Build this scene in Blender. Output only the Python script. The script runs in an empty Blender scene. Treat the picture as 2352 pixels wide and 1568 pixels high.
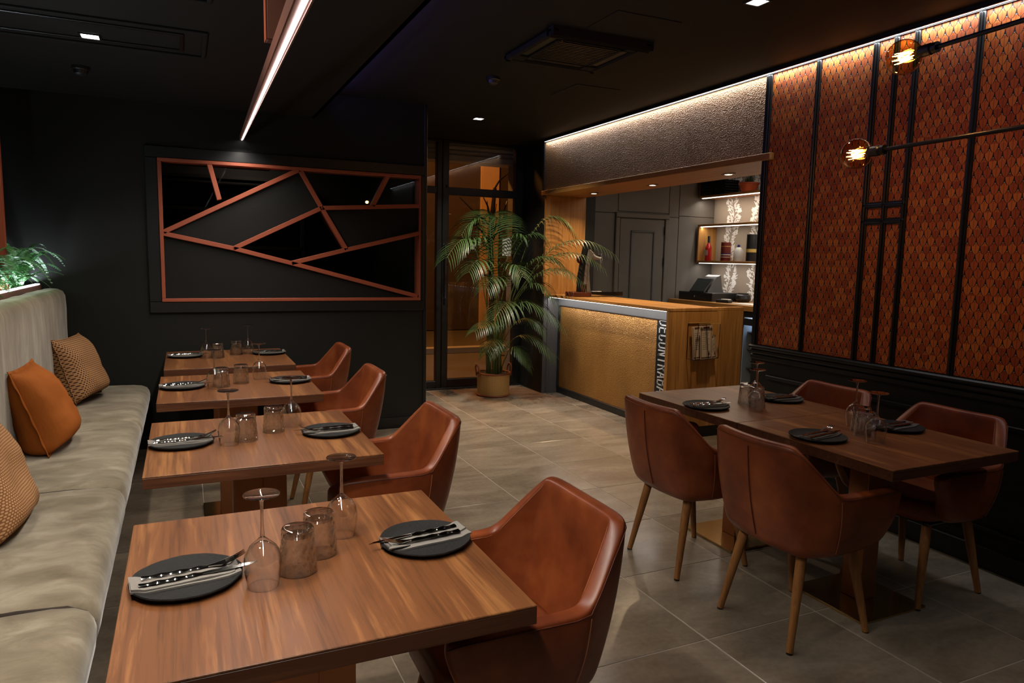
import bpy, bmesh, math, random
from mathutils import Vector, Matrix, noise

random.seed(11)
PI = math.pi
sc = bpy.context.scene
COL = sc.collection

# ------------------------------------------------------------------ camera, world, lights, exposure
def cam_axes(yaw, pitch, roll):
    cy, sy, cp, sp, cr, sr = math.cos(yaw), math.sin(yaw), math.cos(pitch), math.sin(pitch), math.cos(roll), math.sin(roll)
    fwd = Vector((sy * cp, cy * cp, -sp)); right = Vector((cy, -sy, 0)); up = right.cross(fwd)
    return cr * right + sr * up, -sr * right + cr * up, fwd

_r, _u, _f = cam_axes(0.43511, 0.11634, 0.02009)
cam = bpy.data.cameras.new('camera'); camo = bpy.data.objects.new('camera', cam); COL.objects.link(camo)
cam.sensor_width = 36.0; cam.lens = 36.0 * 1626.6 / 2352.0; cam.clip_start = 0.05; cam.clip_end = 200
camo.matrix_world = Matrix(((_r.x, _u.x, -_f.x, 0), (_r.y, _u.y, -_f.y, 0), (_r.z, _u.z, -_f.z, 1.509), (0, 0, 0, 1)))
sc.camera = camo

wd = bpy.data.worlds.new('night'); sc.world = wd; wd.use_nodes = True
wd.node_tree.nodes['Background'].inputs[0].default_value = (0.02, 0.022, 0.03, 1)
wd.node_tree.nodes['Background'].inputs[1].default_value = 0.15
vs = sc.view_settings
sc.display_settings.display_device = 'sRGB'
vs.view_transform = 'Standard'; vs.look = 'None'; vs.exposure = 0.0; vs.gamma = 1.0; vs.use_curve_mapping = False
sc.cycles.use_denoising = True
sc.cycles.max_bounces = 12; sc.cycles.transparent_max_bounces = 32; sc.cycles.transmission_bounces = 10; sc.cycles.diffuse_bounces = 4; sc.cycles.glossy_bounces = 5
sc.cycles.sample_clamp_indirect = 4.0; sc.cycles.caustics_reflective = False; sc.cycles.caustics_refractive = False
sc.cycles.blur_glossy = 0.5

def area(name, loc, aim, sx, sy, power, color=(1, 1, 1), spread=180, xdir=None):
    l = bpy.data.lights.new(name, 'AREA'); l.shape = 'RECTANGLE'; l.size = sx; l.size_y = sy
    l.energy = power; l.color = color; l.spread = math.radians(spread)
    o = bpy.data.objects.new(name, l); COL.objects.link(o)
    z = -Vector(aim).normalized(); x = Vector(xdir) if xdir else Vector((0, 1, 0))
    x = (x - z * x.dot(z)).normalized(); y = z.cross(x)
    m = Matrix((x, y, z)).transposed().to_4x4(); m.translation = Vector(loc); o.matrix_world = m
    return o

COOL = (0.90, 0.95, 1.0); WHITE = (1.0, 0.86, 0.70); WARM = (1.0, 0.72, 0.42)
# sloping linear light over the small tables
BEAM_A = Vector((0.442, 5.94, 2.372)); BEAM_D = Vector((0.0546, 1.0, 0.1006))
def beam_at(Y): return BEAM_A + BEAM_D * (Y - 5.94)
_m = beam_at(3.2)
area('beam_led_light', _m + Vector((0, 0, -0.012)), (0.0, 0.1, -1), 5.4, 0.02, 47, (1.0, 0.91, 0.82), 138, BEAM_D)
# strip along the top of the right wall
area('wall_wash_light', (3.613, 2.9, 2.7735), (0.30, 0, -1), 8.28, 0.008, 19, COOL, 150, (0, 1, 0))
# square ceiling spots (three in view, the rest of the same grid behind the camera)
for i, (x, y, z, p) in enumerate([(2.544, 6.313, 2.794, 44), (2.627, 2.844, 2.794, 2.0), (-0.395, 4.353, 2.585, 7),
                                  (-0.395, 1.6, 2.585, 14), (2.3, 0.3, 2.794, 1.2)]):
    area('ceiling_spot_light', (x, y, z - 0.012), (0, 0, -1), 0.075, 0.075, p, WHITE, 130)
# bar niche spots, added bar room fill, shelf strips, under-counter strip
for y in (6.461, 5.44, 4.445):
    area('niche_spot_light', (3.91, y, 2.19), (0, 0, -1), 0.055, 0.055, 9, WARM, 140)
area('bar_room_fill', (5.2, 5.6, 2.62), (0, 0, -1), 0.5, 1.8, 16, (1.0, 0.86, 0.70), 180)  # added fill without a fitting, brightens the grey wall behind the bar
area('shelf_light', (6.24, 6.5, 2.325), (0.25, 0, -1), 2.1, 0.015, 10, (1.0, 0.9, 0.76), 170)
area('shelf_light', (6.24, 6.5, 1.965), (0.25, 0, -1), 2.1, 0.015, 5, (1.0, 0.9, 0.76), 170)
area('shelf_light', (6.24, 6.5, 1.495), (0.25, 0, -1), 2.1, 0.015, 6, (1.0, 0.92, 0.82), 170)
area('counter_led_light', (3.72, 5.95, 1.085), (0.35, 0, -1), 2.2, 0.015, 6.5, (1.0, 0.95, 0.90), 170)
# planter strip, blue-violet cove
area('planter_light', (-0.950, 3.95, 1.275), (-0.10, 0, 1), 4.05, 0.02, 24, (0.80, 0.90, 1.0), 170)
area('cove_light', (1.02, 3.4, 2.70), (1, 0, 0.6), 4.8, 0.02, 5.5, (0.30, 0.25, 1.0), 170)
# the two filament bulbs
for p in ((2.426, 1.857, 2.272), (2.561, 2.144, 1.970)):
    l = bpy.data.lights.new('filament_light', 'POINT'); l.energy = 6.0; l.color = (1.0, 0.58, 0.25); l.shadow_soft_size = 0.02
    o = bpy.data.objects.new('filament_light', l); COL.objects.link(o); o.location = p
# sodium lamps in the street, fridge interior
l = bpy.data.lights.new('street_light', 'POINT'); l.energy = 800; l.color = (1.0, 0.34, 0.06); l.shadow_soft_size = 0.2
o = bpy.data.objects.new('street_light', l); COL.objects.link(o); o.location = (2.6, 10.4, 4.9)
area('fridge_light', (6.1, 5.9, 0.86), (0, 0, -1), 0.4, 0.9, 3.5, (0.70, 0.84, 1.0), 180, (1, 0, 0))
area('service_room_fill', (0.6, 7.2, 2.5), (0, 0, -1), 0.3, 0.3, 3.0, (1.0, 0.8, 0.6), 180)  # added light so the fitting and shelves show behind the panes

# ------------------------------------------------------------------ materials
MATS = {}
class NT:
    def __init__(s, name):
        s.m = bpy.data.materials.new(name); s.m.use_nodes = True; s.t = s.m.node_tree
        s.n = s.t.nodes; s.b = s.n['Principled BSDF']
    def new(s, typ, **kw):
        n = s.n.new(typ)
        for k, v in kw.items(): setattr(n, k, v)
        return n
    def link(s, a, b): s.t.links.new(a, b)
    def put(s, sock, v):
        if isinstance(v, bpy.types.NodeSocket): s.link(v, sock)
        elif v is not None: sock.default_value = v
    def m_(s, op, a, b=None, c=None):
        n = s.new('ShaderNodeMath', operation=op)
        for i, v in enumerate((a, b, c)):
            if v is not None: s.put(n.inputs[i], v)
        return n.outputs[0]
    def mix(s, f, a, b, blend='MIX'):
        n = s.new('ShaderNodeMix', data_type='RGBA', blend_type=blend)
        s.put(n.inputs[0], f)
        for i, v in ((6, a), (7, b)):
            s.put(n.inputs[i], v if isinstance(v, bpy.types.NodeSocket) else (*v[:3], 1))
        return n.outputs[2]
    def coord(s, scale=(1, 1, 1), rnd=False, loc=(0, 0, 0), world=False, rot=(0, 0, 0)):
        if world: v = s.new('ShaderNodeNewGeometry').outputs['Position']
        else: v = s.new('ShaderNodeTexCoord').outputs['Object']
        if rnd:
            oi = s.new('ShaderNodeObjectInfo'); a = s.new('ShaderNodeVectorMath', operation='SCALE')
            cb = s.new('ShaderNodeCombineXYZ')
            s.link(oi.outputs['Random'], cb.inputs[0]); s.link(oi.outputs['Random'], cb.inputs[1]); s.link(oi.outputs['Random'], cb.inputs[2])
            s.link(cb.outputs[0], a.inputs[0]); a.inputs['Scale'].default_value = 37.0
            ad = s.new('ShaderNodeVectorMath', operation='ADD'); s.link(v, ad.inputs[0]); s.link(a.outputs[0], ad.inputs[1]); v = ad.outputs[0]
        mp = s.new('ShaderNodeMapping'); mp.inputs['Scale'].default_value = scale; mp.inputs['Location'].default_value = loc
        mp.inputs['Rotation'].default_value = rot
        s.link(v, mp.inputs[0]); return mp.outputs[0]
    def noise(s, vec, scale=5, detail=4, rough=0.55, dist=0.0):
        n = s.new('ShaderNodeTexNoise'); s.link(vec, n.inputs['Vector'])
        n.inputs['Scale'].default_value = scale; n.inputs['Detail'].default_value = detail
        n.inputs['Roughness'].default_value = rough; n.inputs['Distortion'].default_value = dist
        return n.outputs[0]
    def ramp(s, f, stops):
        n = s.new('ShaderNodeValToRGB'); cr = n.color_ramp
        while len(cr.elements) < len(stops): cr.elements.new(0.5)
        for e, (p, c) in zip(cr.elements, stops): e.position = p; e.color = (*c[:3], 1) if len(c) >= 3 else (c[0],) * 3 + (1,)
        s.link(f, n.inputs[0]); return n.outputs[0]
    def bump(s, h, strength=0.3, dist=0.005):
        n = s.new('ShaderNodeBump'); n.inputs['Strength'].default_value = strength; n.inputs['Distance'].default_value = dist
        s.link(h, n.inputs['Height']); s.link(n.outputs[0], s.b.inputs['Normal'])
    def pbr(s, color=None, rough=None, metal=None, spec=None, **kw):
        if color is not None: s.put(s.b.inputs['Base Color'], color if isinstance(color, bpy.types.NodeSocket) else (*color, 1))
        if rough is not None: s.put(s.b.inputs['Roughness'], rough)
        if metal is not None: s.b.inputs['Metallic'].default_value = metal
        if spec is not None: s.b.inputs['Specular IOR Level'].default_value = spec
        for k, v in kw.items(): s.put(s.b.inputs[k], v)
        return s.m

def plain(name, color, rough=0.5, metal=0.0, spec=0.5, var=0.12, bump=0.0, bscale=120, **kw):
    """a paint, plastic or metal with faint tone variation"""
    n = NT(name); c = n.coord()
    f = n.noise(c, 6.0, 3)
    a = tuple(max(0, x * (1 - var)) for x in color); b = tuple(min(1, x * (1 + var)) for x in color)
    n.pbr(n.mix(f, a, b), rough, metal, spec, **kw)
    if bump: n.bump(n.noise(n.coord(), bscale, 2), bump, 0.002)
    return n.m

def emit(name, color, strength):
    n = NT(name); n.pbr((0.8, 0.8, 0.8), 0.5)
    n.b.inputs['Emission Color'].default_value = (*color, 1); n.b.inputs['Emission Strength'].default_value = strength
    return n.m

def glass(name, color=(1, 1, 1), rough=0.0, ior=1.45):
    n = NT(name); n.pbr(color, rough); n.b.inputs['Transmission Weight'].default_value = 1.0; n.b.inputs['IOR'].default_value = ior
    return n.m

def arch(name, color=(1, 1, 1), k=1.0, refr=0.0, ior=1.5):
    """thin clear glass: see-through, mirror-like by Fresnel; refr adds a share of bending glass for thick cut pieces"""
    n = NT(name); n.n.remove(n.b); out = n.n['Material Output']
    tr = n.new('ShaderNodeBsdfTransparent'); tr.inputs[0].default_value = (*color, 1)
    gl = n.new('ShaderNodeBsdfGlossy'); gl.inputs['Roughness'].default_value = 0.0
    lw_ = n.new('ShaderNodeLayerWeight'); lw_.inputs['Blend'].default_value = 0.5
    fr0 = ((ior - 1) / (ior + 1)) ** 2
    fres = n.m_('MULTIPLY_ADD', n.m_('POWER', lw_.outputs['Facing'], 5.0), 1 - fr0, fr0)
    base = tr.outputs[0]
    if refr > 0:
        rg = n.new('ShaderNodeBsdfGlass'); rg.inputs['IOR'].default_value = 1.45; rg.inputs['Roughness'].default_value = 0.0; rg.inputs['Color'].default_value = (*color, 1)
        mx = n.new('ShaderNodeMixShader'); mx.inputs[0].default_value = refr; n.link(tr.outputs[0], mx.inputs[1]); n.link(rg.outputs[0], mx.inputs[2]); base = mx.outputs[0]
    m2 = n.new('ShaderNodeMixShader'); n.link(n.m_('MINIMUM', n.m_('MULTIPLY', fres, k), 1.0), m2.inputs[0]); n.link(base, m2.inputs[1]); n.link(gl.outputs[0], m2.inputs[2])
    n.link(m2.outputs[0], out.inputs[0]); return n.m

def wood(name, dark, mid, light, axis, rough=0.38, plank=7.0, grain=1.0, world=False, strip=0.0):
    """long-grained timber; axis 0,1,2 is the grain direction"""
    n = NT(name)
    sc_ = [14.0 * grain] * 3; sc_[axis] = 0.9 * grain
    c = n.coord(tuple(sc_), rnd=not world, world=world)
    f1 = n.noise(c, 1.0, 6, 0.62, 1.4)
    s2 = [90.0 * grain] * 3; s2[axis] = 3.0 * grain
    f2 = n.noise(n.coord(tuple(s2), rnd=not world, world=world), 1.0, 3, 0.6)
    s3 = [plank] * 3; s3[axis] = 0.16
    f3 = n.noise(n.coord(tuple(s3), rnd=not world, world=world), 1.0, 1, 0.4)
    f = n.m_('ADD', n.m_('MULTIPLY', f1, 0.55), n.m_('ADD', n.m_('MULTIPLY', f2, 0.22), n.m_('MULTIPLY', f3, 0.33)))
    col = n.ramp(f, [(0.34, dark), (0.5, mid), (0.56, mid), (0.70, light)])
    fine = n.ramp(f2, [(0.30, (0.62,)), (0.48, (1,))])
    col = n.mix(0.8, col, fine, 'MULTIPLY')
    n.pbr(col, rough, 0, 0.32)
    n.bump(f2, 0.12, 0.002)
    return n.m

M = {}
M['black_wall'] = plain('black_wall_paint', (0.0092, 0.0094, 0.0080), 0.62, spec=0.3, bump=0.05)
M['black_ceiling'] = plain('black_ceiling_paint', (0.0110, 0.0105, 0.0090), 0.7, spec=0.2)
M['black_trim'] = plain('black_satin_trim', (0.008, 0.0092, 0.0098), 0.38, spec=0.5)
M['black_metal'] = plain('black_metal', (0.008, 0.008, 0.008), 0.30, spec=0.5)
M['grey_trim'] = plain('slate_grey_frame', (0.065, 0.066, 0.070), 0.42)
M['grey_panel'] = plain('slate_grey_panel', (0.105, 0.096, 0.086), 0.5)
M['fabric_black'] = plain('black_panel_cloth', (0.0135, 0.0135, 0.0130), 0.8, spec=0.2, bump=0.15, bscale=300)
M['orange_paint'] = plain('terracotta_paint', (0.36, 0.085, 0.040), 0.5)
M['brown_paint'] = plain('terracotta_beam', (0.17, 0.068, 0.048), 0.5)
M['led'] = emit('led_cool', (1.0, 0.97, 0.95), 9.0)
M['led_cool'] = emit('led_cool_strip', (0.93, 0.95, 1.0), 5.0)
M['led_shelf'] = emit('led_warm_strip', (1.0, 0.92, 0.80), 3.5)
M['led_counter'] = emit('led_counter_strip', (1.0, 0.95, 0.88), 9.0)
M['spot_face'] = emit('spot_diffuser', (1.0, 0.96, 0.90), 14.0)
M['spot_warm'] = emit('spot_warm_diffuser', (1.0, 0.86, 0.62), 9.0)
M['filament'] = emit('glowing_filament', (1.0, 0.55, 0.18), 40.0)
M['glass'] = arch('clear_thin_glass', (0.985, 0.985, 0.98), 2.4)
M['glass_solid'] = arch('clear_solid_glass', (0.985, 0.985, 0.98), 2.2, 0.6)
M['glass_cut'] = arch('cut_glass', (0.99, 0.99, 0.98), 3.0, 0.35)
M['pane'] = arch('window_pane', (0.90, 0.91, 0.91), 1.0)
M['pane_dark'] = arch('window_pane_dark', (0.80, 0.80, 0.80), 0.06)
M['amber_glass'] = arch('amber_glass', (1.0, 0.86, 0.62), 1.6)
M['walnut_y'] = wood('walnut_along_depth', (0.048, 0.016, 0.006), (0.140, 0.052, 0.018), (0.31, 0.135, 0.045), 1, 0.36)
M['walnut_edge'] = wood('walnut_edge', (0.035, 0.012, 0.005), (0.085, 0.030, 0.013), (0.16, 0.06, 0.026), 0, 0.45)
M['oak'] = wood('oak_upright', (0.20, 0.085, 0.022), (0.38, 0.18, 0.05), (0.52, 0.27, 0.085), 2, 0.42, world=True)
M['oak_y'] = wood('oak_along_bar', (0.20, 0.085, 0.022), (0.38, 0.18, 0.05), (0.50, 0.26, 0.085), 1, 0.36, world=True)
M['oak_x'] = wood('oak_leg', (0.14, 0.055, 0.018), (0.27, 0.115, 0.035), (0.36, 0.165, 0.05), 2, 0.40, grain=1.4)
M['copper_leg'] = plain('copper_brown_column', (0.40, 0.17, 0.075), 0.34, 0.75)
M['base_plate'] = plain('bronze_plate', (0.62, 0.40, 0.16), 0.17, 0.95)
M['steel'] = plain('polished_steel', (0.58, 0.56, 0.53), 0.09, 1.0, var=0.04)
M['chrome'] = plain('chrome', (0.75, 0.74, 0.72), 0.10, 1.0, var=0.03)
M['brushed'] = plain('brushed_metal_letter', (0.72, 0.73, 0.75), 0.35, 0.4)
M['stone_plate'] = plain('black_slate_ceramic', (0.0125, 0.0125, 0.0125), 0.7, spec=0.16, bump=1.0, bscale=110)
M['linen'] = plain('grey_linen', (0.19, 0.178, 0.162), 0.85, spec=0.1, bump=0.25, bscale=420)
M['linen_dark'] = plain('dark_grey_linen', (0.10, 0.095, 0.09), 0.85, spec=0.1, bump=0.25, bscale=420)
M['black_plastic'] = plain('black_plastic', (0.012, 0.012, 0.013), 0.35)
M['white'] = plain('white_ceramic', (0.70, 0.68, 0.64), 0.35)
M['paper'] = plain('cream_menu_card', (0.52, 0.43, 0.33), 0.75)
M['print'] = plain('dark_red_print', (0.10, 0.025, 0.02), 0.7)
M['print_grey'] = plain('grey_print', (0.28, 0.22, 0.17), 0.7)
M['gold'] = plain('gold_tape', (0.62, 0.42, 0.12), 0.35, 0.6)
M['red_glass'] = plain('red_liqueur', (0.33, 0.012, 0.012), 0.12)
M['red_tin'] = plain('dark_red_tin', (0.14, 0.018, 0.012), 0.35)
M['navy'] = plain('navy_cap', (0.02, 0.02, 0.14), 0.35)
M['terracotta'] = plain('terracotta_pot', (0.48, 0.09, 0.03), 0.6)
M['soil'] = plain('dark_soil', (0.02, 0.013, 0.008), 0.9, bump=0.8, bscale=60)
M['stem_green'] = plain('green_stem', (0.055, 0.085, 0.018), 0.45)
M['cactus'] = plain('dark_cactus', (0.02, 0.035, 0.015), 0.6)
M['bracket'] = plain('dark_red_medallion', (0.055, 0.008, 0.007), 0.35)
M['grout'] = plain('tile_grout', (0.34, 0.29, 0.235), 0.8)
M['asphalt'] = plain('street_paving', (0.13, 0.12, 0.11), 0.55, bump=0.3)
M['facade'] = plain('street_facade', (0.055, 0.040, 0.032), 0.8)
M['ochre'] = plain('ochre_facade_panel', (0.62, 0.42, 0.22), 0.7)
M['shutter'] = plain('pale_shutter_metal', (0.62, 0.58, 0.50), 0.5)
M['service_wall'] = plain('service_room_wall', (0.012, 0.010, 0.009), 0.7)

def leather():
    n = NT('cognac_leather'); c = n.coord(rnd=True)
    f = n.noise(c, 5.0, 5, 0.6)
    col = n.ramp(f, [(0.30, (0.100, 0.020, 0.006)), (0.52, (0.180, 0.039, 0.0105)), (0.72, (0.260, 0.068, 0.018))])
    g = n.noise(n.coord(), 60, 3)
    n.pbr(col, n.m_('MULTIPLY_ADD', g, 0.15, 0.30), 0, 0.38); n.bump(n.noise(n.coord(), 260, 2), 0.12, 0.001); return n.m
M['leather'] = leather()
M['leather_seam'] = plain('leather_seam', (0.085, 0.018, 0.008), 0.5)
M['stitch'] = plain('tan_stitching', (0.26, 0.085, 0.032), 0.6)

def velvet(name, sc3):
    n = NT(name); c = n.coord(sc3)
    f = n.noise(c, 1.0, 6, 0.62, 0.6); g = n.noise(n.coord(), 3.0, 3)
    k = n.m_('ADD', n.m_('MULTIPLY', f, 0.7), n.m_('MULTIPLY', g, 0.3))
    col = n.ramp(k, [(0.34, (0.120, 0.098, 0.062)), (0.5, (0.205, 0.174, 0.122)), (0.64, (0.31, 0.275, 0.205))])
    n.pbr(col, 0.75, 0, 0.15); n.b.inputs['Sheen Weight'].default_value = 0.35; n.b.inputs['Sheen Roughness'].default_value = 0.4
    n.bump(f, 0.25, 0.01); return n.m
M['velvet_seat'] = velvet('taupe_velvet_seat', (5.5, 9.0, 7.0))
M['velvet_back'] = velvet('taupe_velvet_back', (9.0, 14.0, 3.2))

def tile_mat():
    n = NT('taupe_porcelain'); c = n.coord(rnd=True)
    f = n.noise(n.coord((1.6, 4.0, 3), rnd=True), 1.0, 7, 0.6, 0.6); g = n.noise(c, 40, 3)
    k = n.m_('ADD', n.m_('MULTIPLY', f, 0.8), n.m_('MULTIPLY', g, 0.2))
    col = n.ramp(k, [(0.28, (0.130, 0.100, 0.070)), (0.5, (0.215, 0.172, 0.126)), (0.72, (0.32, 0.262, 0.198))])
    n.pbr(col, n.m_('MULTIPLY_ADD', f, 0.12, 0.13), 0, 0.5); n.bump(g, 0.02, 0.001); return n.m
M['tile'] = tile_mat()

def hammered(name, c1, c2, metal, rough):
    n = NT(name)
    v = n.new('ShaderNodeTexVoronoi'); n.link(n.coord((1, 1, 1.5), world=True), v.inputs['Vector']); v.inputs['Scale'].default_value = 95
    f = n.noise(n.coord((3, 3, 0.9), world=True), 1.0, 4, 0.6)
    n.pbr(n.mix(f, c1, c2), rough, metal, 0.5); n.bump(v.outputs['Distance'], 0.9, 0.0045); return n.m
M['hammered'] = hammered('hammered_gold_panel', (0.22, 0.090, 0.020), (0.48, 0.25, 0.065), 0.5, 0.42)
M['hammered_shaded'] = hammered('hammered_panel_shaded', (0.19, 0.092, 0.040), (0.38, 0.200, 0.088), 0.45, 0.40)  # header copper, its colour darkened for the different lighting up there

def scale_paper():
    """printed feather-scale wallpaper: staggered rust tongues, black gaps, small pale crescents"""
    n = NT('feather_scale_wallpaper')
    g = n.new('ShaderNodeNewGeometry'); sp = n.new('ShaderNodeSeparateXYZ'); n.link(g.outputs['Position'], sp.inputs[0])
    y, z = sp.outputs[1], sp.outputs[2]; W_, P_ = 0.0437, 0.0415
    v = n.m_('DIVIDE', z, P_); k = n.m_('FLOOR', v); t = n.m_('SUBTRACT', v, k)
    par = n.m_('FLOORED_MODULO', k, 2.0)
    u = n.m_('MULTIPLY_ADD', par, 0.5, n.m_('DIVIDE', y, W_)); iu = n.m_('FLOOR', u)
    fu = n.m_('ABSOLUTE', n.m_('SUBTRACT', n.m_('SUBTRACT', u, iu), 0.5))
    u2 = n.m_('ADD', u, 0.5); iu2 = n.m_('FLOOR', u2)
    fu2 = n.m_('ABSOLUTE', n.m_('SUBTRACT', n.m_('SUBTRACT', u2, iu2), 0.5))
    s = n.m_('SUBTRACT', 1.0, n.m_('MINIMUM', n.m_('DIVIDE', t, 1.0), 1.0))
    hw = n.m_('MULTIPLY', 0.455, n.m_('SQRT', n.m_('MAXIMUM', 0.0, n.m_('SUBTRACT', 1.0, n.m_('POWER', s, 1.7)))))
    d1 = n.m_('SUBTRACT', hw, fu)                                     # >0 inside the upper tongue
    hw2 = n.m_('MULTIPLY', 0.455, n.m_('SQRT', n.m_('MAXIMUM', 0.0, n.m_('SUBTRACT', 1.0, n.m_('POWER', n.m_('MINIMUM', 1.0, n.m_('DIVIDE', t, 0.30)), 2.0)))))
    d2 = n.m_('SUBTRACT', hw2, fu2)                                   # >0 inside the lower tongue's top
    def tone(a, b, f):
        cb = n.new('ShaderNodeCombineXYZ'); n.link(a, cb.inputs[0]); n.link(b, cb.inputs[1])
        wn = n.new('ShaderNodeTexWhiteNoise', noise_dimensions='2D'); n.link(cb.outputs[0], wn.inputs['Vector'])
        c = n.ramp(wn.outputs[0], [(0.0, (0.36, 0.075, 0.022)), (0.5, (0.50, 0.120, 0.028)), (1.0, (0.64, 0.20, 0.040))])
        vein = n.m_('LESS_THAN', f, 0.022)
        edge = n.m_('MULTIPLY_ADD', f, 0.5, 0.78)
        c = n.mix(0.6, c, n.mix(1.0, (1, 1, 1), edge, 'MULTIPLY'), 'MULTIPLY')
        return n.mix(n.m_('MULTIPLY', vein, 0.75), c, (0.10, 0.018, 0.008))
    cu = tone(iu, k, fu); cl = tone(iu2, n.m_('SUBTRACT', k, 1.0), fu2)
    gap = (0.020, 0.016, 0.012)
    col = n.mix(n.m_('GREATER_THAN', d2, 0.0), gap, cl)
    dd = n.m_('SQRT', n.m_('ADD', n.m_('POWER', fu2, 2.0), n.m_('POWER', n.m_('SUBTRACT', t, 0.46), 2.0)))
    cres = n.m_('MULTIPLY', n.m_('LESS_THAN', n.m_('ABSOLUTE', n.m_('SUBTRACT', dd, 0.10)), 0.028), n.m_('LESS_THAN', t, 0.44))
    col = n.mix(cres, col, (0.62, 0.55, 0.47))
    col = n.mix(n.m_('GREATER_THAN', d1, -0.07), col, (0.028, 0.009, 0.006))
    col = n.mix(n.m_('GREATER_THAN', d1, 0.012), col, cu)
    n.pbr(col, 0.55, 0, 0.25); return n.m
M['scale_paper'] = scale_paper()

def dots(name, base, dot, sx, kind):
    n = NT(name); c = n.coord((sx, sx, sx)); sp = n.new('ShaderNodeSeparateXYZ'); n.link(c, sp.inputs[0])
    ky = n.m_('FLOOR', sp.outputs[1]); par = n.m_('FLOORED_MODULO', ky, 2.0)
    xx = n.m_('MULTIPLY_ADD', par, 0.5, sp.outputs[0])
    fx = n.m_('SUBTRACT', n.m_('FRACT', xx), 0.5); fy = n.m_('SUBTRACT', n.m_('FRACT', sp.outputs[1]), 0.5)
    d = n.m_('SQRT', n.m_('ADD', n.m_('POWER', fx, 2.0), n.m_('POWER', fy, 2.0)))
    mask = n.m_('LESS_THAN', d, 0.30 if kind else 0.36)
    n.pbr(n.mix(mask, base, dot), 0.75, 0, 0.15); n.bump(n.m_('SUBTRACT', 1.0, mask), 0.25, 0.003); return n.m
M['dot_cloth'] = dots('dotted_tan_cloth', (0.36, 0.19, 0.085), (0.045, 0.016, 0.010), 78, 1)
M['weave_cloth'] = dots('woven_tan_cloth', (0.20, 0.085, 0.035), (0.46, 0.27, 0.13), 110, 0)
def mustard():
    n = NT('burnt_orange_linen'); f = n.noise(n.coord(), 8, 4)
    n.pbr(n.mix(f, (0.22, 0.058, 0.008), (0.32, 0.092, 0.013)), 0.8, 0, 0.15); n.bump(n.noise(n.coord((9, 3, 5)), 1.5, 4), 0.5, 0.02); return n.m
M['mustard'] = mustard()

def leafmat(name, dark, light):
    n = NT(name); f = n.noise(n.coord(), 9, 3)
    n.pbr(n.mix(f, dark, light), 0.45, 0, 0.4); n.b.inputs['Subsurface Weight'].default_value = 0.0; return n.m
M['palm'] = leafmat('palm_leaf', (0.010, 0.030, 0.008), (0.040, 0.080, 0.018))
M['fern'] = leafmat('fern_leaf', (0.03, 0.12, 0.035), (0.09, 0.25, 0.08))

def cane():
    n = NT('woven_cane'); tc = n.new('ShaderNodeTexCoord'); sp = n.new('ShaderNodeSeparateXYZ'); n.link(tc.outputs['Object'], sp.inputs[0])
    a = n.m_('MULTIPLY', n.m_('ARCTAN2', sp.outputs[1], sp.outputs[0]), 92 / (2 * PI)); b = n.m_('MULTIPLY', sp.outputs[2], 92.0)
    fa = n.m_('ABSOLUTE', n.m_('SUBTRACT', n.m_('FRACT', a), 0.5)); fb = n.m_('ABSOLUTE', n.m_('SUBTRACT', n.m_('FRACT', b), 0.5))
    hole = n.m_('LESS_THAN', n.m_('MAXIMUM', fa, fb), 0.24)
    n.pbr(n.mix(hole, (0.52, 0.33, 0.12), (0.15, 0.075, 0.022)), 0.55, 0, 0.3); n.bump(n.m_('SUBTRACT', 1.0, hole), 0.6, 0.004); return n.m
M['cane'] = cane()
M['cane_rim'] = plain('wrapped_cane_rim', (0.20, 0.055, 0.022), 0.5, bump=0.6, bscale=90)

def granite():
    n = NT('speckled_granite'); f = n.noise(n.coord(), 160, 2)
    n.pbr(n.ramp(f, [(0.4, (0.10, 0.10, 0.09)), (0.6, (0.42, 0.42, 0.38))]), 0.5); return n.m
M['granite'] = granite()
def wp_grey():
    n = NT('taupe_wallpaper'); f = n.noise(n.coord((1, 1, 1), world=True), 2.0, 2)
    n.pbr(n.mix(f, (0.25, 0.20, 0.155), (0.30, 0.25, 0.20)), 0.8, 0, 0.2); return n.m
M['taupe_paper'] = wp_grey()
M['fridge_liner'] = plain('pale_fridge_liner', (0.42, 0.50, 0.62), 0.4)
M['floral_white'] = plain('floral_print', (0.74, 0.71, 0.68), 0.7)

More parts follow.
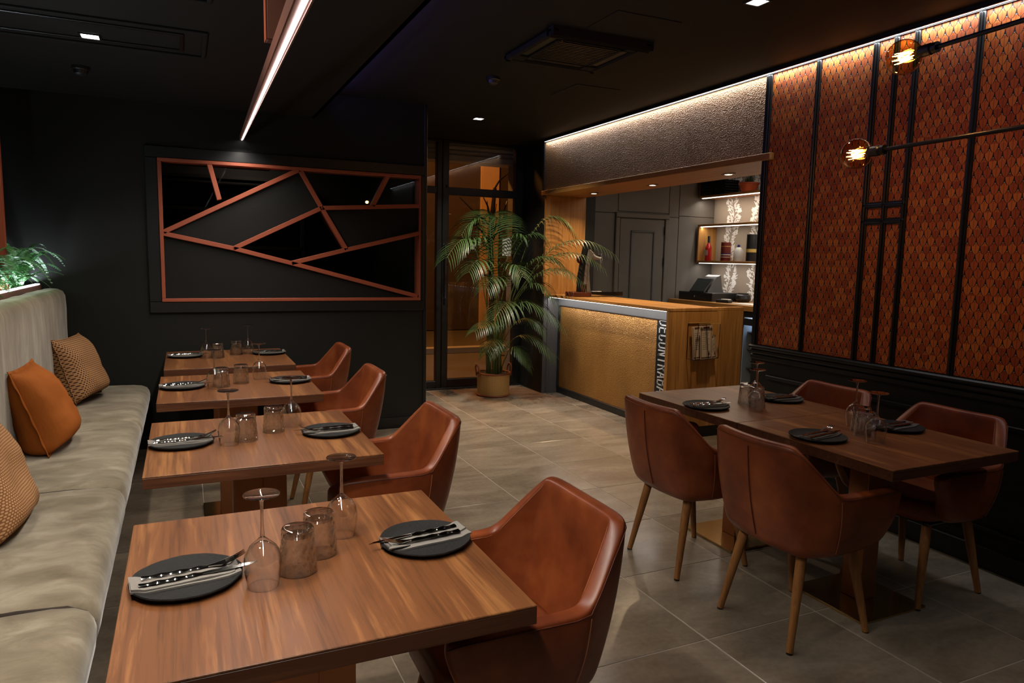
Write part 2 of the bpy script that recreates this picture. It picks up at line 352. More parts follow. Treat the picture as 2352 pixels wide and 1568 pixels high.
# ------------------------------------------------------------------ mesh helpers
class MB:
    def __init__(s): s.bm = bmesh.new(); s.mats = []
    def box(s, x0, x1, y0, y1, z0, z1, bev=0.0, seg=1, rot=None, piv=None):
        r = bmesh.ops.create_cube(s.bm, size=1.0); v = r['verts']
        cx, cy, cz = (x0 + x1) / 2, (y0 + y1) / 2, (z0 + z1) / 2
        for q in v: q.co = Vector((cx + q.co.x * (x1 - x0), cy + q.co.y * (y1 - y0), cz + q.co.z * (z1 - z0)))
        if rot is not None:
            p = Vector(piv) if piv else Vector((cx, cy, cz))
            for q in v: q.co = p + rot @ (q.co - p)
        if bev > 0:
            es = list({e for q in v for e in q.link_edges})
            bmesh.ops.bevel(s.bm, geom=es, offset=bev, segments=seg, affect='EDGES', profile=0.5, clamp_overlap=True)
        return s
    def bar(s, a, b, w, d, up=(0, 0, 1), bev=0.0, ext=0.0):
        """box beam from a to b; w across (in the plane of up), d along the other side"""
        a, b = Vector(a), Vector(b); x = (b - a).normalized(); u = Vector(up); y = u.cross(x).normalized(); z = x.cross(y)
        m = Matrix((x, y, z)).transposed(); L = (b - a).length / 2 + ext; c = (a + b) / 2
        r = bmesh.ops.create_cube(s.bm, size=1.0); v = r['verts']
        for q in v: q.co = c + m @ Vector((q.co.x * 2 * L, q.co.y * d, q.co.z * w))
        if bev > 0: bmesh.ops.bevel(s.bm, geom=list({e for q in v for e in q.link_edges}), offset=bev, segments=1, affect='EDGES', clamp_overlap=True)
        return s
    def loft(s, secs, closed=True, cap=True, loop=False):
        rows = [[s.bm.verts.new(Vector(p)) for p in sec] for sec in secs]
        n = len(rows[0]); R = len(rows)
        for i in range(R if loop else R - 1):
            a, b = rows[i], rows[(i + 1) % R]
            for j in range(n if closed else n - 1):
                try: s.bm.faces.new((a[j], a[(j + 1) % n], b[(j + 1) % n], b[j]))
                except ValueError: pass
        if cap and closed and not loop:
            for r in (rows[0][::-1], rows[-1]):
                try: s.bm.faces.new(r)
                except ValueError: pass
        return rows
    def tube(s, pts, rad, seg=8, cap=True, squash=1.0):
        pts = [Vector(p) for p in pts]; N = len(pts); rads = rad if isinstance(rad, (list, tuple)) else [rad] * N
        secs = []; ref = None
        for i, p in enumerate(pts):
            t = (pts[min(i + 1, N - 1)] - pts[max(i - 1, 0)]).normalized()
            if ref is None: ref = Vector((0, 0, 1)) if abs(t.z) < 0.9 else Vector((1, 0, 0))
            a = t.cross(ref).normalized(); b = a.cross(t).normalized(); ref = b
            secs.append([p + rads[i] * (math.cos(2 * PI * k / seg) * a + squash * math.sin(2 * PI * k / seg) * b) for k in range(seg)])
        s.loft(secs, cap=cap); return s
    def lathe(s, prof, seg=24, c=(0, 0, 0), fn=None, axis=2):
        """prof [(r,z)]; r==0 ends are closed to a point"""
        c = Vector(c); rows = []
        def place(x, y, z):
            return c + (Vector((x, y, z)) if axis == 2 else (Vector((z, x, y)) if axis == 0 else Vector((y, z, x))))
        for r, z in prof:
            if r <= 1e-6: rows.append([s.bm.verts.new(place(0, 0, z))])
            else:
                row = []
                for k in range(seg):
                    a = 2 * PI * k / seg; rr = r if fn is None else fn(r, z, a)
                    row.append(s.bm.verts.new(place(rr * math.cos(a), rr * math.sin(a), z)))
                rows.append(row)
        for a, b in zip(rows, rows[1:]):
            for k in range(seg):
                k2 = (k + 1) % seg
                if len(a) == 1 and len(b) == 1: continue
                if len(a) == 1: f = (a[0], b[k], b[k2])
                elif len(b) == 1: f = (a[k2], a[k], b[0])
                else: f = (a[k2], a[k], b[k], b[k2])
                try: s.bm.faces.new(f)
                except ValueError: pass
        return s
    def poly(s, pts, thick=None, n=None):
        vs_ = [s.bm.verts.new(Vector(p)) for p in pts]; f = s.bm.faces.new(vs_)
        if thick:
            r = bmesh.ops.extrude_face_region(s.bm, geom=[f]); ex = [q for q in r['geom'] if isinstance(q, bmesh.types.BMVert)]
            for q in ex: q.co += Vector(n) * thick
        return s
    def quad(s, a, b, c, d):
        s.bm.faces.new([s.bm.verts.new(Vector(p)) for p in (a, b, c, d)]); return s
    def build(s, name, mat, parent=None, org=None, ang=35, kind=None, label=None, recalc=True):
        if recalc: bmesh.ops.recalc_face_normals(s.bm, faces=s.bm.faces[:])
        if org is not None: bmesh.ops.translate(s.bm, verts=s.bm.verts[:], vec=-Vector(org))
        me = bpy.data.meshes.new(name); s.bm.to_mesh(me); s.bm.free()
        for p in me.polygons: p.use_smooth = True
        me.set_sharp_from_angle(angle=math.radians(ang))
        me.materials.append(M[mat] if isinstance(mat, str) else mat)
        o = bpy.data.objects.new(name, me); COL.objects.link(o)
        if parent is not None: o.parent = parent
        if kind: o['kind'] = kind
        if label: o['label'] = label
        return o

def tag(o, label, cat, group=None, kind=None):
    o['label'] = label; o['category'] = cat
    if group: o['group'] = group
    if kind: o['kind'] = kind
    return o
def thing(name, label, cat, loc=(0, 0, 0), rz=0.0, group=None):
    o = bpy.data.objects.new(name, None); COL.objects.link(o); o.empty_display_size = 0.05
    o.location = loc; o.rotation_euler = (0, 0, rz); return tag(o, label, cat, group)
def struct(o, label=None):
    o['kind'] = 'structure'
    if label: o['label'] = label
    return o
def dup(root, loc, rz=None, label=None, group=None):
    r = root.copy(); COL.objects.link(r); r.location = loc
    if rz is not None: r.rotation_euler = (0, 0, rz)
    if label: r['label'] = label
    if group: r['group'] = group
    for ch in list(root.children):
        c = ch.copy(); COL.objects.link(c); c.parent = r
        for g in ch.children:
            d = g.copy(); COL.objects.link(d); d.parent = c
    return r
def B(x0, x1, y0, y1, z0, z1, bev=0.0): return MB().box(x0, x1, y0, y1, z0, z1, bev)

# ------------------------------------------------------------------ room shell
XL, XR, YB, YD = -1.22, 3.642, 6.0, 7.65
ZC, ZS, XS = 2.80, 2.60, 1.0          # ceiling, soffit over the small tables, its edge

floor = struct(B(-1.5, 6.9, -1.6, 7.62, -0.12, -0.002).build('floor', 'grout'), 'floor of square taupe tiles')
T = 0.6; g = 0.0028; gx0, gy0 = 1.8729, 4.5076
tile_me = None
for i in range(-6, 9):
    for j in range(-7, 6):
        x0 = gx0 + i * T; y0 = gy0 + j * T
        if x0 > 6.3 or (x0 > 3.85 and y0 < 3.2) or y0 < -0.6 and x0 > 3.0: continue
        if y0 + T < -0.4: continue
        if x0 < 1.2 and y0 > 6.0: continue
        if y0 + T > 7.62 : 
            if y0 > 7.55: continue
            B(g, T - g, g, 7.60 - y0, -0.01, 0, 0.0015).build('tile', 'tile', floor).location = (x0, y0, 0); continue
        if tile_me is None:
            o = B(g, T - g, g, T - g, -0.01, 0, 0.0015).build('tile', 'tile', floor); tile_me = o.data
        else:
            o = bpy.data.objects.new('tile', tile_me); COL.objects.link(o); o.parent = floor
        o.location = (x0, y0, 0)

ceil = struct(B(XS - 0.02, 3.70, -1.6, 7.66, ZC, ZC + 0.1).build('ceiling', 'black_ceiling'), 'black main ceiling')
sof = MB().box(XL - 0.1, XS, -1.6, YB + 0.0, ZS, ZS + 0.05)
sof.box(XS - 0.025, XS, -1.6, YB, ZS, ZS + 0.06)
sof.box(XL - 0.1, XS - 0.3, -1.6, YB, ZS + 0.05, ZC + 0.1).box(XS - 0.3, XS - 0.02, -1.6, YB, ZC, ZC + 0.1)
struct(sof.build('ceiling_soffit', 'black_ceiling'), 'lower black ceiling over the sofa side')
struct(B(XL - 0.1, XL, -1.6, 7.6, 0, ZC).build('wall_left', 'black_wall'))
struct(B(XL - 0.1, 3.8, -1.7, -1.6, 0, ZC).build('wall_behind', 'black_wall'))

# back wall with the opening of the internal window
wx0, wx1, wz0, wz1 = -0.150, 1.885, 1.130, 2.203
wb = MB().box(XL, wx0, YB, YB + 0.12, 0, ZC).box(wx1, 1.93, YB, YB + 0.12, 0, ZC)
wb.box(wx0, wx1, YB, YB + 0.12, 0, wz0).box(wx0, wx1, YB, YB + 0.12, wz1, ZC)
wb.box(1.85, 1.93, YB + 0.12, YD, 0, ZC)
wall_back = struct(wb.build('wall_back', 'black_wall'))
B(1.915, 1.945, YB - 0.012, YB + 0.10, 0, ZC, 0.004).build('edge_strip', 'black_trim', wall_back)
struct(B(XL, 1.915, YB - 0.014, YB, 0, 0.095, 0.004).build('baseboard_back', 'black_trim'))
# service room behind the internal window
sr = MB().box(XL, 1.85, YD, YD + 0.1, 0, ZC).box(XL, 1.85, YB + 0.12, YD, -0.05, 0).box(XL, 1.85, YB + 0.12, YD, 2.7, 2.8)
struct(sr.build('wall_service_room', 'service_wall'))
sh = thing('storage_shelf', 'dark storage shelves in the room behind the geometric window', 'shelf', (0.2, 7.45, 0))
for z in (1.2, 1.55, 1.9, 2.2): B(-0.5, 0.9, -0.15, 0.15, z, z + 0.03).build('shelf_board', 'service_wall', sh)
for x in (-0.5, 0.87): B(x, x + 0.03, -0.15, 0.15, 0, 2.25).build('side_panel', 'service_wall', sh)
tag(B(-0.06, 0.75, 6.92, 6.97, 2.26, 2.31, 0.004).build('light_fitting', plain('pale_green_fitting', (0.20, 0.26, 0.19), 0.5)), 'pale green bar fitting behind top left panes of the geometric window', 'fitting')

# geometric internal window
win = bpy.data.objects.new('window_1', None); COL.objects.link(win); win.location = (0, YB, 0); win['kind'] = 'structure'
win['label'] = 'wide internal window with slanting terracotta glazing bars'
wo = (0, YB, 0)
def wpart(mb, name, mat, label=None): return mb.build(name, mat, win, org=wo, label=label)
aw = 0.085
for (a, b, c, d) in ((wx0 - aw, wx1 + 0.03, wz1, wz1 + aw), (wx0 - aw, wx1 + 0.03, wz0 - aw, wz0), (wx0 - aw, wx0, wz0, wz1), (wx1, wx1 + 0.03, wz0, wz1)):
    wpart(B(a, b, YB - 0.022, YB, c, d, 0.005), 'architrave', 'black_trim')
fw = 0.026
for (a, b, c, d) in ((wx0, wx1, wz1 - fw, wz1), (wx0, wx1, wz0, wz0 + fw), (wx0, wx0 + fw, wz0 + fw, wz1 - fw), (wx1 - fw * .6, wx1, wz0 + fw, wz1 - fw)):
    wpart(B(a, b, YB - 0.026, YB + 0.11, c, d, 0.003), 'window_frame', 'orange_paint')
P = {'A': (-0.125, 1.655), 'A2': (-0.125, 1.645), 'Bn': (0.875, 2.185), 'C': (0.205, 2.19), 'D': (0.272, 1.915), 'E': (1.045, 1.889), 'F': (1.245, 1.555),
     'H': (0.365, 1.545), 'I': (0.80, 1.437), 'J': (1.872, 1.945), 'K': (1.872, 1.712), 'L': (1.86, 1.165), 'M': (1.60, 2.185), 'N': (1.465, 1.925)}
for a, b in (('A', 'Bn'), ('C', 'D'), ('Bn', 'E'), ('E', 'F'), ('E', 'H'), ('E', 'J'), ('I', 'F'), ('F', 'K'), ('A2', 'H'), ('H', 'I'), ('I', 'L'), ('M', 'N')):
    p, q = P[a], P[b]
    wpart(MB().bar((p[0], YB + 0.012, p[1]), (q[0], YB + 0.012, q[1]), 0.034, 0.066, up=(0, 1, 0), bev=0.002) if False else
          MB().bar((p[0], YB + 0.012, p[1]), (q[0], YB + 0.012, q[1]), 0.066, 0.034, up=(0, 1, 0), bev=0.002), 'glazing_bar', 'orange_paint')
def infill(name, keys, mat, y, th):
    pts = [(k if isinstance(k, tuple) else P[k]) for k in keys]
    m = MB().poly([(p[0], y, p[1]) for p in pts], th, (0, 1, 0)); return wpart(m, name, mat)
TL, TR, BL, BR = (wx0 + .01, wz1 - .01), (wx1 - .005, wz1 - .01), (wx0 + .01, wz0 + .01), (wx1 - .01, wz0 + .01)
for ks in (('A', 'Bn', 'E', 'H'), ('A2', 'I', 'L', BR, BL), ('E', 'J', 'K', 'F')): infill('cloth_panel', ks, 'fabric_black', YB + 0.004, 0.02)
for ks in (('A', 'D', 'C', TL), ('C', 'D', 'Bn')): infill('pane', ks, 'pane_dark', YB + 0.05, 0.006)
for ks in (('Bn', 'E', 'N', 'M'), ('N', 'J', TR, 'M'), ('H', 'E', 'F', 'I'), ('I', 'K', 'L')): infill('pane', ks, 'pane', YB + 0.05, 0.006)

# entrance recess and glazed door
struct(B(XR + 0.008, 4.3, 7.062, 7.75, 0, ZC).build('wall_recess', 'black_wall'))
struct(B(1.93, 2.44, YD - 0.02, YD + 0.08, 0, ZC).build('wall_entrance', 'black_wall'))
door = bpy.data.objects.new('door_1', None); COL.objects.link(door); door.location = (3.1, YD, 0); door['kind'] = 'structure'
door['label'] = 'black framed glass entrance door with side light and transom'
do_ = (3.1, YD, 0)
def dpart(mb, name, mat, parent=door, label=None): return mb.build(name, mat, parent, org=do_, label=label)
for (a, b) in ((2.42, 2.47), (2.585, 2.645), (2.650, 2.725), (3.545, 3.65)):
    dpart(B(a, b, YD - 0.04, YD + 0.04, 0, ZC, 0.006), 'stile', 'black_metal')
for (a, b, c, d) in ((2.72, 3.55, 0.02, 0.115), (2.47, 2.59, 0.02, 0.10), (2.72, 3.55, 2.205, 2.29), (2.47, 2.59, 2.215, 2.29), (2.42, 3.65, 2.775, ZC)):
    dpart(B(a, b, YD - 0.035, YD + 0.035, c, d, 0.005), 'rail', 'black_metal')
for (a, b, c, d) in ((2.725, 3.545, 0.115, 2.205), (2.725, 3.545, 2.29, 2.775), (2.47, 2.585, 0.10, 2.215), (2.47, 2.585, 2.29, 2.775)):
    dpart(B(a, b, YD - 0.004, YD + 0.004, c, d), 'pane', 'pane')
hm = MB().tube([(2.672, YD - 0.04, 1.05), (2.672, YD - 0.09, 1.05), (2.672, YD - 0.09, 1.65), (2.672, YD - 0.04, 1.65)], 0.012, 8)
dpart(hm, 'door_handle', 'chrome')
dpart(MB().box(2.69, 2.71, YD - 0.06, YD - 0.03, 2.28, 2.31, 0.004), 'hinge', 'black_metal')
nt = tag(B(3.405, 3.515, YD - 0.010, YD - 0.005, 1.54, 1.75).build('notice', 'white'), 'small white paper notice stuck to the glass entrance door', 'notice')
struct(B(2.40, 3.65, 7.60, 7.70, -0.02, 0.018, 0.004).build('trim_1', 'black_metal'), 'door threshold')

# street outside
struct(B(-3, 12, 7.70, 30, -0.12, -0.02).build('ground_street', 'asphalt'))
kb = struct(B(-3, 12, 10.6, 10.75, -0.02, 0.08, 0.01).build('trim_2', plain('kerb_stone', (0.45, 0.42, 0.38), 0.7)), 'street kerb')
fac = struct(B(-2, 14, 14.0, 14.3, 0, 9).build('wall_street', 'facade'), 'facade across the street')
for (x0, x1, z0, z1) in ((5.70, 6.12, 0.0, 3.75),):
    B(x0, x1, 13.94, 14.0, z0, z1, 0.01).build('render_panel', 'ochre', fac)
gp = struct(B(3.625, 3.76, 7.80, 8.0, 0, 2.62).build('trim_3', 'granite'), 'speckled stone door surround')
shu = thing('roller_shutter_box', 'pale ribbed roller shutter housing outside above the entrance door', 'shutter', (3.0, 8.05, 2.62))
B(-1.0, 0.9, -0.15, 0.12, 0.0, 0.07, 0.006).build('bottom_rail', 'shutter', shu)
for k in range(3): MB().box(-1.0, 0.9, -0.13, 0.10, 0.08 + k * 0.055, 0.128 + k * 0.055, 0.018).build('slat', 'shutter', shu)
tr = thing('street_tree', 'dark bare street tree outside beyond the glass door', 'tree', (4.35, 10.2, -0.02))
tm = MB(); tm.tube([(0, 0, 0), (0.03, 0, 0.9), (-0.02, 0, 1.9), (0.05, 0, 2.6)], [0.06, 0.05, 0.045, 0.03], 8)
tm.build('trunk', 'black_plastic', tr)
rb = random.Random(4)
for k in range(14):
    h = 1.5 + 1.1 * rb.random(); d = rb.uniform(-1, 1) * 0.55
    MB().tube([(0, 0, h), (d * .5, rb.uniform(-.2, .2), h + .22), (d, rb.uniform(-.3, .3), h + .3 + .25 * rb.random())], [0.02, 0.014, 0.006], 5).build('branch', 'black_plastic', tr)
# right wall: wainscot, scale wallpaper between black mouldings
wr = struct(B(XR, XR + 0.16, -1.6, 3.80, 0, ZC).build('wall_right', 'black_wall'))
def rpart(mb, name, mat, label=None): return mb.build(name, mat, wr, label=label)
strips = [(3.746, 3.800), (3.343, 3.378), (2.937, 2.976), (2.810, 2.845), (2.688, 2.722), (2.346, 2.381), (1.930, 1.975), (1.52, 1.56)]
edges = [(a, b) for a, b in strips]
for (a0, a1), (b0, b1) in zip(edges, edges[1:]):
    rpart(B(XR - 0.004, XR, b1 - 0.012, a0 + 0.012, 0.95, 2.772), 'wallpaper', 'scale_paper')
for a, b in strips:
    m = MB().box(XR - 0.016, XR, a, b, 0.94, 2.772, 0.004).box(XR - 0.026, XR - 0.014, a + 0.010, b - 0.010, 0.94, 2.768, 0.004)
    rpart(m, 'moulding', 'black_trim')
for z in (1.856, 1.763):
    rpart(MB().box(XR - 0.017, XR, 2.69, 2.97, z - 0.018, z + 0.018, 0.004).box(XR - 0.026, XR - 0.014, 2.695, 2.965, z - 0.008, z + 0.008, 0.003), 'moulding', 'black_trim')
rpart(MB().box(XR - 0.035, XR, -1.6, 3.805, 0.918, 0.945, 0.008).box(XR - 0.022, XR, -1.6, 3.805, 0.885, 0.918, 0.008).box(XR - 0.012, XR, -1.6, 3.805, 0.845, 0.88, 0.006), 'dado_rail', 'black_trim')
for z in (0.735, 0.20): rpart(B(XR - 0.014, XR, -1.4, 3.65, z - 0.012, z + 0.012, 0.005), 'panel_moulding', 'black_trim')
struct(B(XR - 0.016, XR, -1.6, 3.80, 0, 0.11, 0.005).build('baseboard_right', 'black_trim'))
wl = thing('wall_wash_strip', 'long white light strip under the ceiling along the patterned wall', 'light strip', (XR - 0.03, 2.9, 2.785))
MB().box(-0.018, 0.020, -4.15, 4.15, -0.003, 0.014).box(0.010, 0.020, -4.15, 4.15, -0.013, -0.003).box(-0.018, -0.008, -4.15, 4.15, -0.010, -0.003).build('profile', 'black_metal', wl)
B(-0.003, 0.005, -4.15, 4.13, -0.009, -0.0031).build('diffuser', 'led_cool', wl)

# ceiling fittings
def cspot(x, y, z, label):
    t = thing('ceiling_spot', label, 'ceiling light', (x, y, z), 0, 'square ceiling spots')
    m = MB().box(-.05, .05, -.05, -.04, -.006, 0).box(-.05, .05, .04, .05, -.006, 0).box(-.05, -.04, -.04, .04, -.006, 0).box(.04, .05, -.04, .04, -.006, 0)
    m.build('trim_ring', 'black_metal', t); B(-.038, .038, -.038, .038, -.004, -.001).build('diffuser', 'spot_face', t)
cspot(2.544, 6.313, ZC, 'small square ceiling spot near the glass entrance door')
cspot(2.627, 2.844, ZC, 'square ceiling spot above the large table, cut by the top of the picture')
cspot(-0.395, 4.353, ZS - 0.001, 'square spot in the lower ceiling above the sofa')
ac = thing('ceiling_air_conditioner', 'black square air conditioning cassette recessed in the ceiling', 'air conditioner', (2.24, 3.98, ZC))
fr = MB()
for a in range(4):
    q = Matrix.Rotation(a * PI / 2, 3, 'Z')
    fr.box(-0.335, 0.335, 0.285, 0.335, -0.035, 0, 0.012, rot=q, piv=(0, 0, 0)); fr.box(-0.19, 0.19, 0.20, 0.225, -0.03, 0, 0.004, rot=q, piv=(0, 0, 0))
    fr.box(-0.29, -0.215, 0.2, 0.29, -0.03, 0, 0.004, rot=q, piv=(0, 0, 0))
fr.build('frame', M['black_ceiling'], ac)
for a in range(4): MB().box(-0.2, 0.2, 0.228, 0.282, -0.02, -0.012, 0.002, rot=Matrix.Rotation(a * PI / 2, 3, 'Z'), piv=(0, 0, 0)).build('louvre', 'black_plastic', ac)
gr = MB()
for k in range(14): gr.box(-0.2, 0.2, -0.192 + k * 0.0285, -0.18 + k * 0.0285, -0.026, -0.006)
gr.build('intake_grille', 'black_plastic', ac)
def apanel(x0, x1, y0, y1, label):
    t = tag(B(x0 - (x0 + x1) / 2, (x1 - x0) / 2, -(y1 - y0) / 2, (y1 - y0) / 2, -0.004, 0, 0.0015).build('access_panel', 'black_ceiling'), label, 'access panel', 'access panels in the ceiling')
    t.location = ((x0 + x1) / 2, (y0 + y1) / 2, ZC)
apanel(2.09, 2.50, 3.27, 3.60, 'flush black access panel in the ceiling beside the air conditioner')
apanel(2.68, 3.06, 4.72, 5.13, 'flush black access panel in the ceiling near the bar header')
def detector(x, y, z, label):
    t = thing('smoke_detector', label, 'smoke detector', (x, y, z), 0, 'smoke detectors')
    MB().lathe([(0, 0), (0.05, 0), (0.05, -0.018), (0.044, -0.022)], 20).build('base', 'black_plastic', t)
    MB().lathe([(0.040, -0.021), (0.036, -0.042), (0.02, -0.050), (0, -0.050)], 20).build('cap', 'black_plastic', t)
detector(2.069, 4.862, ZC, 'black smoke detector on the ceiling near the air conditioner')
detector(-0.52, 5.095, ZS, 'black smoke detector on the lower ceiling above the sofa')
def lslot(y0, y1, label):
    t = thing('linear_air_outlet', label, 'air outlet', (-0.45, (y0 + y1) / 2, ZS), 0, 'linear air outlets')
    h = (y1 - y0) / 2
    for (a, b, c, d) in ((-.75, .60, h - .02, h), (-.75, .60, -h, -h + .02), (.58, .60, -h + .02, h - .02), (-.75, -.73, -h + .02, h - .02)):
        B(a, b, c, d, -0.012, 0, 0.003).build('outer_frame', 'black_ceiling', t)
    for (a, b, c, d) in ((-.65, .49, h - .11, h - .09), (-.65, .49, -h + .09, -h + .11), (.47, .49, -h + .11, h - .11)):
        B(a, b, c, d, -0.009, 0, 0.002).build('inner_frame', 'black_metal', t)
lslot(3.99, 4.50, 'long black framed air outlet in the lower ceiling around the square spot')
lslot(3.00, 3.52, 'long black framed air outlet in the lower ceiling at the top edge of the picture')

# sloping beam with light strip, hanger board, wall post
bt = thing('linear_light_beam', 'sloping terracotta beam with a white light strip above the small tables', 'pendant light', tuple(beam_at(3.2)))
o3 = beam_at(3.2); a3, b3 = beam_at(0.35), beam_at(5.985)
upv = Vector((0, -0.1, 1)).normalized()
sd = Vector((1, -0.0546, 0)).normalized()
def beam_piece(off0, off1, z0, z1, name, mat):
    secs = []
    for p in (a3, b3):
        q = p - o3
        secs.append([q + sd * off0 + upv * z0, q + sd * off1 + upv * z0, q + sd * off1 + upv * z1, q + sd * off0 + upv * z1])
    m = MB(); m.loft(secs); return m.build(name, mat, bt)
beam_piece(-0.0165, -0.0135, -0.001, 0.030, 'side_board', 'brown_paint')
beam_piece(0.0085, 0.0115, -0.001, 0.030, 'side_board', 'brown_paint')
beam_piece(-0.0135, 0.0085, 0.003, 0.028, 'housing', 'brown_paint')
beam_piece(-0.0035, 0.0040, -0.0005, 0.0028, 'led_strip', 'led')
hb = thing('hanger_board', 'flat terracotta board hanging from the lower ceiling behind the light beam', 'board', (0.25, 1.80, ZS))
B(-0.058, -0.008, -0.015, 0.02, -0.60, 0, 0.002).build('board', 'brown_paint', hb)
B(-0.0605, -0.0585, -0.015, 0.02, -0.60, 0).build('edge_band', 'orange_paint', hb)  # lighter paint on this strip stands in for the lit board edge
pt = thing('wall_post', 'flat terracotta post rising from the planter at the left edge', 'post', (-1.02, 5.0, 1.18))
B(-0.10, 0.085, -0.02, 0.02, 0, 1.42, 0.002).build('board', 'orange_paint', pt); B(0.0855, 0.092, -0.02, 0.02, 0, 1.42).build('edge_band', 'orange_paint', pt)

# ------------------------------------------------------------------ bar
hd = bpy.data.objects.new('wall_bar_header', None); COL.objects.link(hd); hd['kind'] = 'structure'; hd['label'] = 'hammered copper header above the bar opening'
B(XR + 0.002, XR + 0.10, 3.80, 7.06, 2.25, ZC).build('core', 'black_wall', hd)
for a, b in ((3.801, 4.62), (4.622, 5.35), (5.352, 6.08), (6.082, 7.05)):
    B(XR - 0.008, XR + 0.002, a, b, 2.252, 2.772).build('panel', 'hammered_shaded', hd)
sfo = struct(B(3.60, 4.14, 3.70, 7.06, 2.205, 2.252, 0.003).build('trim_4', 'oak_y'), 'oak soffit board of the bar opening')
jam = struct(B(3.645, 4.15, 7.018, 7.060, 1.1285, 2.2045, 0.002).build('trim_5', 'oak'), 'oak jamb of the bar opening')
struct(B(XR - 0.02, XR + 0.03, 7.05, 7.085, 2.20, ZC).build('trim_6', 'black_trim'), 'black corner strip beside the bar header')
pil = struct(MB().box(3.655, 3.86, 7.04, 7.075, 0, 1.10, 0.003).box(3.70, 3.74, 7.03, 7.05, 0, 1.10, 0.004).build('trim_7', 'grey_trim'), 'grey pilaster at the far end of the bar front')
# bar room
struct(B(6.49, 6.6, 1.6, 7.7, 0, ZC).build('wall_bar_side', 'taupe_paper'))
bb = struct(B(4.1, 6.49, 7.62, 7.7, 0, ZC).build('wall_bar_back', 'grey_panel'))
for (a, b, c, d) in ((4.10, 4.958, 0, 2.10), (4.10, 4.958, 2.106, 2.75), (4.964, 5.74, 2.13, 2.75), (5.745, 5.90, 0, 2.08), (5.745, 5.90, 2.086, 2.75), (5.906, 6.485, 0, 2.10), (5.906, 6.485, 2.106, 2.75)):
    B(a, b, 7.605, 7.62, c, d, 0.003).build('panel', 'grey_panel', bb)
struct(B(3.70, 6.6, 1.6, 7.7, 2.70, 2.78).build('ceiling_bar', 'black_ceiling'))
struct(B(3.80, 6.6, 1.5, 1.6, 0, ZC).build('wall_bar_end', 'black_wall'))
d2 = bpy.data.objects.new('door_2', None); COL.objects.link(d2); d2.location = (5.31, 7.60, 0); d2['kind'] = 'structure'; d2['label'] = 'slate grey panelled service door behind the bar'
def d2p(mb, n, m): return mb.build(n, m, d2, org=(5.31, 7.60, 0))
for (a, b, c, d) in ((4.92, 4.985, 0, 2.05), (5.675, 5.74, 0, 2.05), (4.92, 5.74, 2.05, 2.115)): d2p(B(a, b, 7.575, 7.606, c, d, 0.008), 'architrave', 'grey_panel')
d2p(B(4.995, 5.665, 7.588, 7.604, 0.01, 2.04, 0.002), 'door_leaf', 'grey_panel')
for (a, b, c, d) in ((5.15, 5.175, 0.4, 1.89), (5.495, 5.52, 0.4, 1.89), (5.15, 5.52, 1.87, 1.895)): d2p(B(a, b, 7.574, 7.590, c, d, 0.006), 'panel_moulding', 'grey_trim')
for z in (1.85, 1.45, 0.3): d2p(B(5.662, 5.678, 7.565, 7.59, z, z + 0.11, 0.004), 'hinge', 'black_metal')
# floral print on the taupe wallpaper
fp = MB(); rf = random.Random(8)
def leaf(y, z, ang, L, w):
    d = Vector((0, math.cos(ang), math.sin(ang))); s = Vector((0, -d.z, d.y)); p = Vector((6.4885 - rf.uniform(0, 0.004), y, z))
    fp.bm.faces.new([fp.bm.verts.new(q) for q in (p, p + d * L * .35 + s * w, p + d * L * .75 + s * w * .7, p + d * L, p + d * L * .75 - s * w * .7, p + d * L * .35 - s * w)])
for yc in (7.25, 6.78, 6.31, 5.84, 5.37, 4.9):
    z = 1.07
    while z < 2.68:
        off = 0.03 * math.sin(z * 9 + yc * 5)
        for sgn in (-1, 1):
            for q in range(3):
                a_ = PI / 2 - sgn * rf.uniform(.3, 1.5); st0 = rf.uniform(0, .075)
                leaf(yc + off + sgn * st0, z + rf.uniform(-.01, .02), a_ + rf.uniform(-.3, .3), rf.uniform(.04, .075), rf.uniform(.006, .010))
        if rf.random() < 0.5:
            cy, cz = yc + off + rf.choice((-1, 1)) * rf.uniform(.05, .12), z + rf.uniform(-.02, .03)
            for k in range(7): leaf(cy, cz, k * 2 * PI / 7 + rf.random() * .3, rf.uniform(.022, .038), .011)
        z += 0.024
fo = fp.build('floral_print', 'floral_white', bpy.data.objects['wall_bar_side'], recalc=False); fo['kind'] = 'stuff'

# counter
bc = thing('bar_counter', 'oak topped bar counter with hammered gold front and oak end panel', 'bar counter', (3.9, 5.9, 0))
bo = (3.9, 5.9, 0)
def bp(mb, n, m, parent=bc, label=None): return mb.build(n, m, parent, org=bo, label=label)
bp(MB().box(3.642, 4.15, 4.80, 7.017, 1.100, 1.128, 0.003), 'countertop', 'oak_y')
bp(MB().box(3.642, 4.15, 4.755, 4.799, 1.100, 1.128, 0.003), 'countertop_end', 'oak')
bp(MB().box(3.644, 4.44, 4.757, 4.798, 0.10, 1.0995, 0.002), 'end_panel', 'oak')
bp(MB().box(4.152, 4.44, 4.757, 4.798, 1.100, 1.130, 0.002), 'end_panel_cap', 'oak')
bp(MB().box(3.66, 4.43, 4.775, 4.798, 0.0, 0.0995), 'plinth', 'black_trim')
bp(MB().box(3.868, 4.36, 4.80, 7.03, 0.02, 1.0995), 'carcass', 'grey_trim')
bp(MB().box(3.85, 3.867, 4.80, 5.20, 0.075, 0.99, 0.002), 'sign_panel', 'black_trim')
bp(MB().box(3.832, 3.867, 4.80, 7.03, 0.992, 1.0995, 0.010), 'frame_top', 'grey_trim')
bp(MB().box(3.836, 3.867, 7.00, 7.03, 0.075, 0.99, 0.006), 'frame_side', 'black_trim')
bp(MB().box(3.842, 3.867, 4.80, 7.03, 0.0, 0.074, 0.006), 'kickboard', 'black_trim')
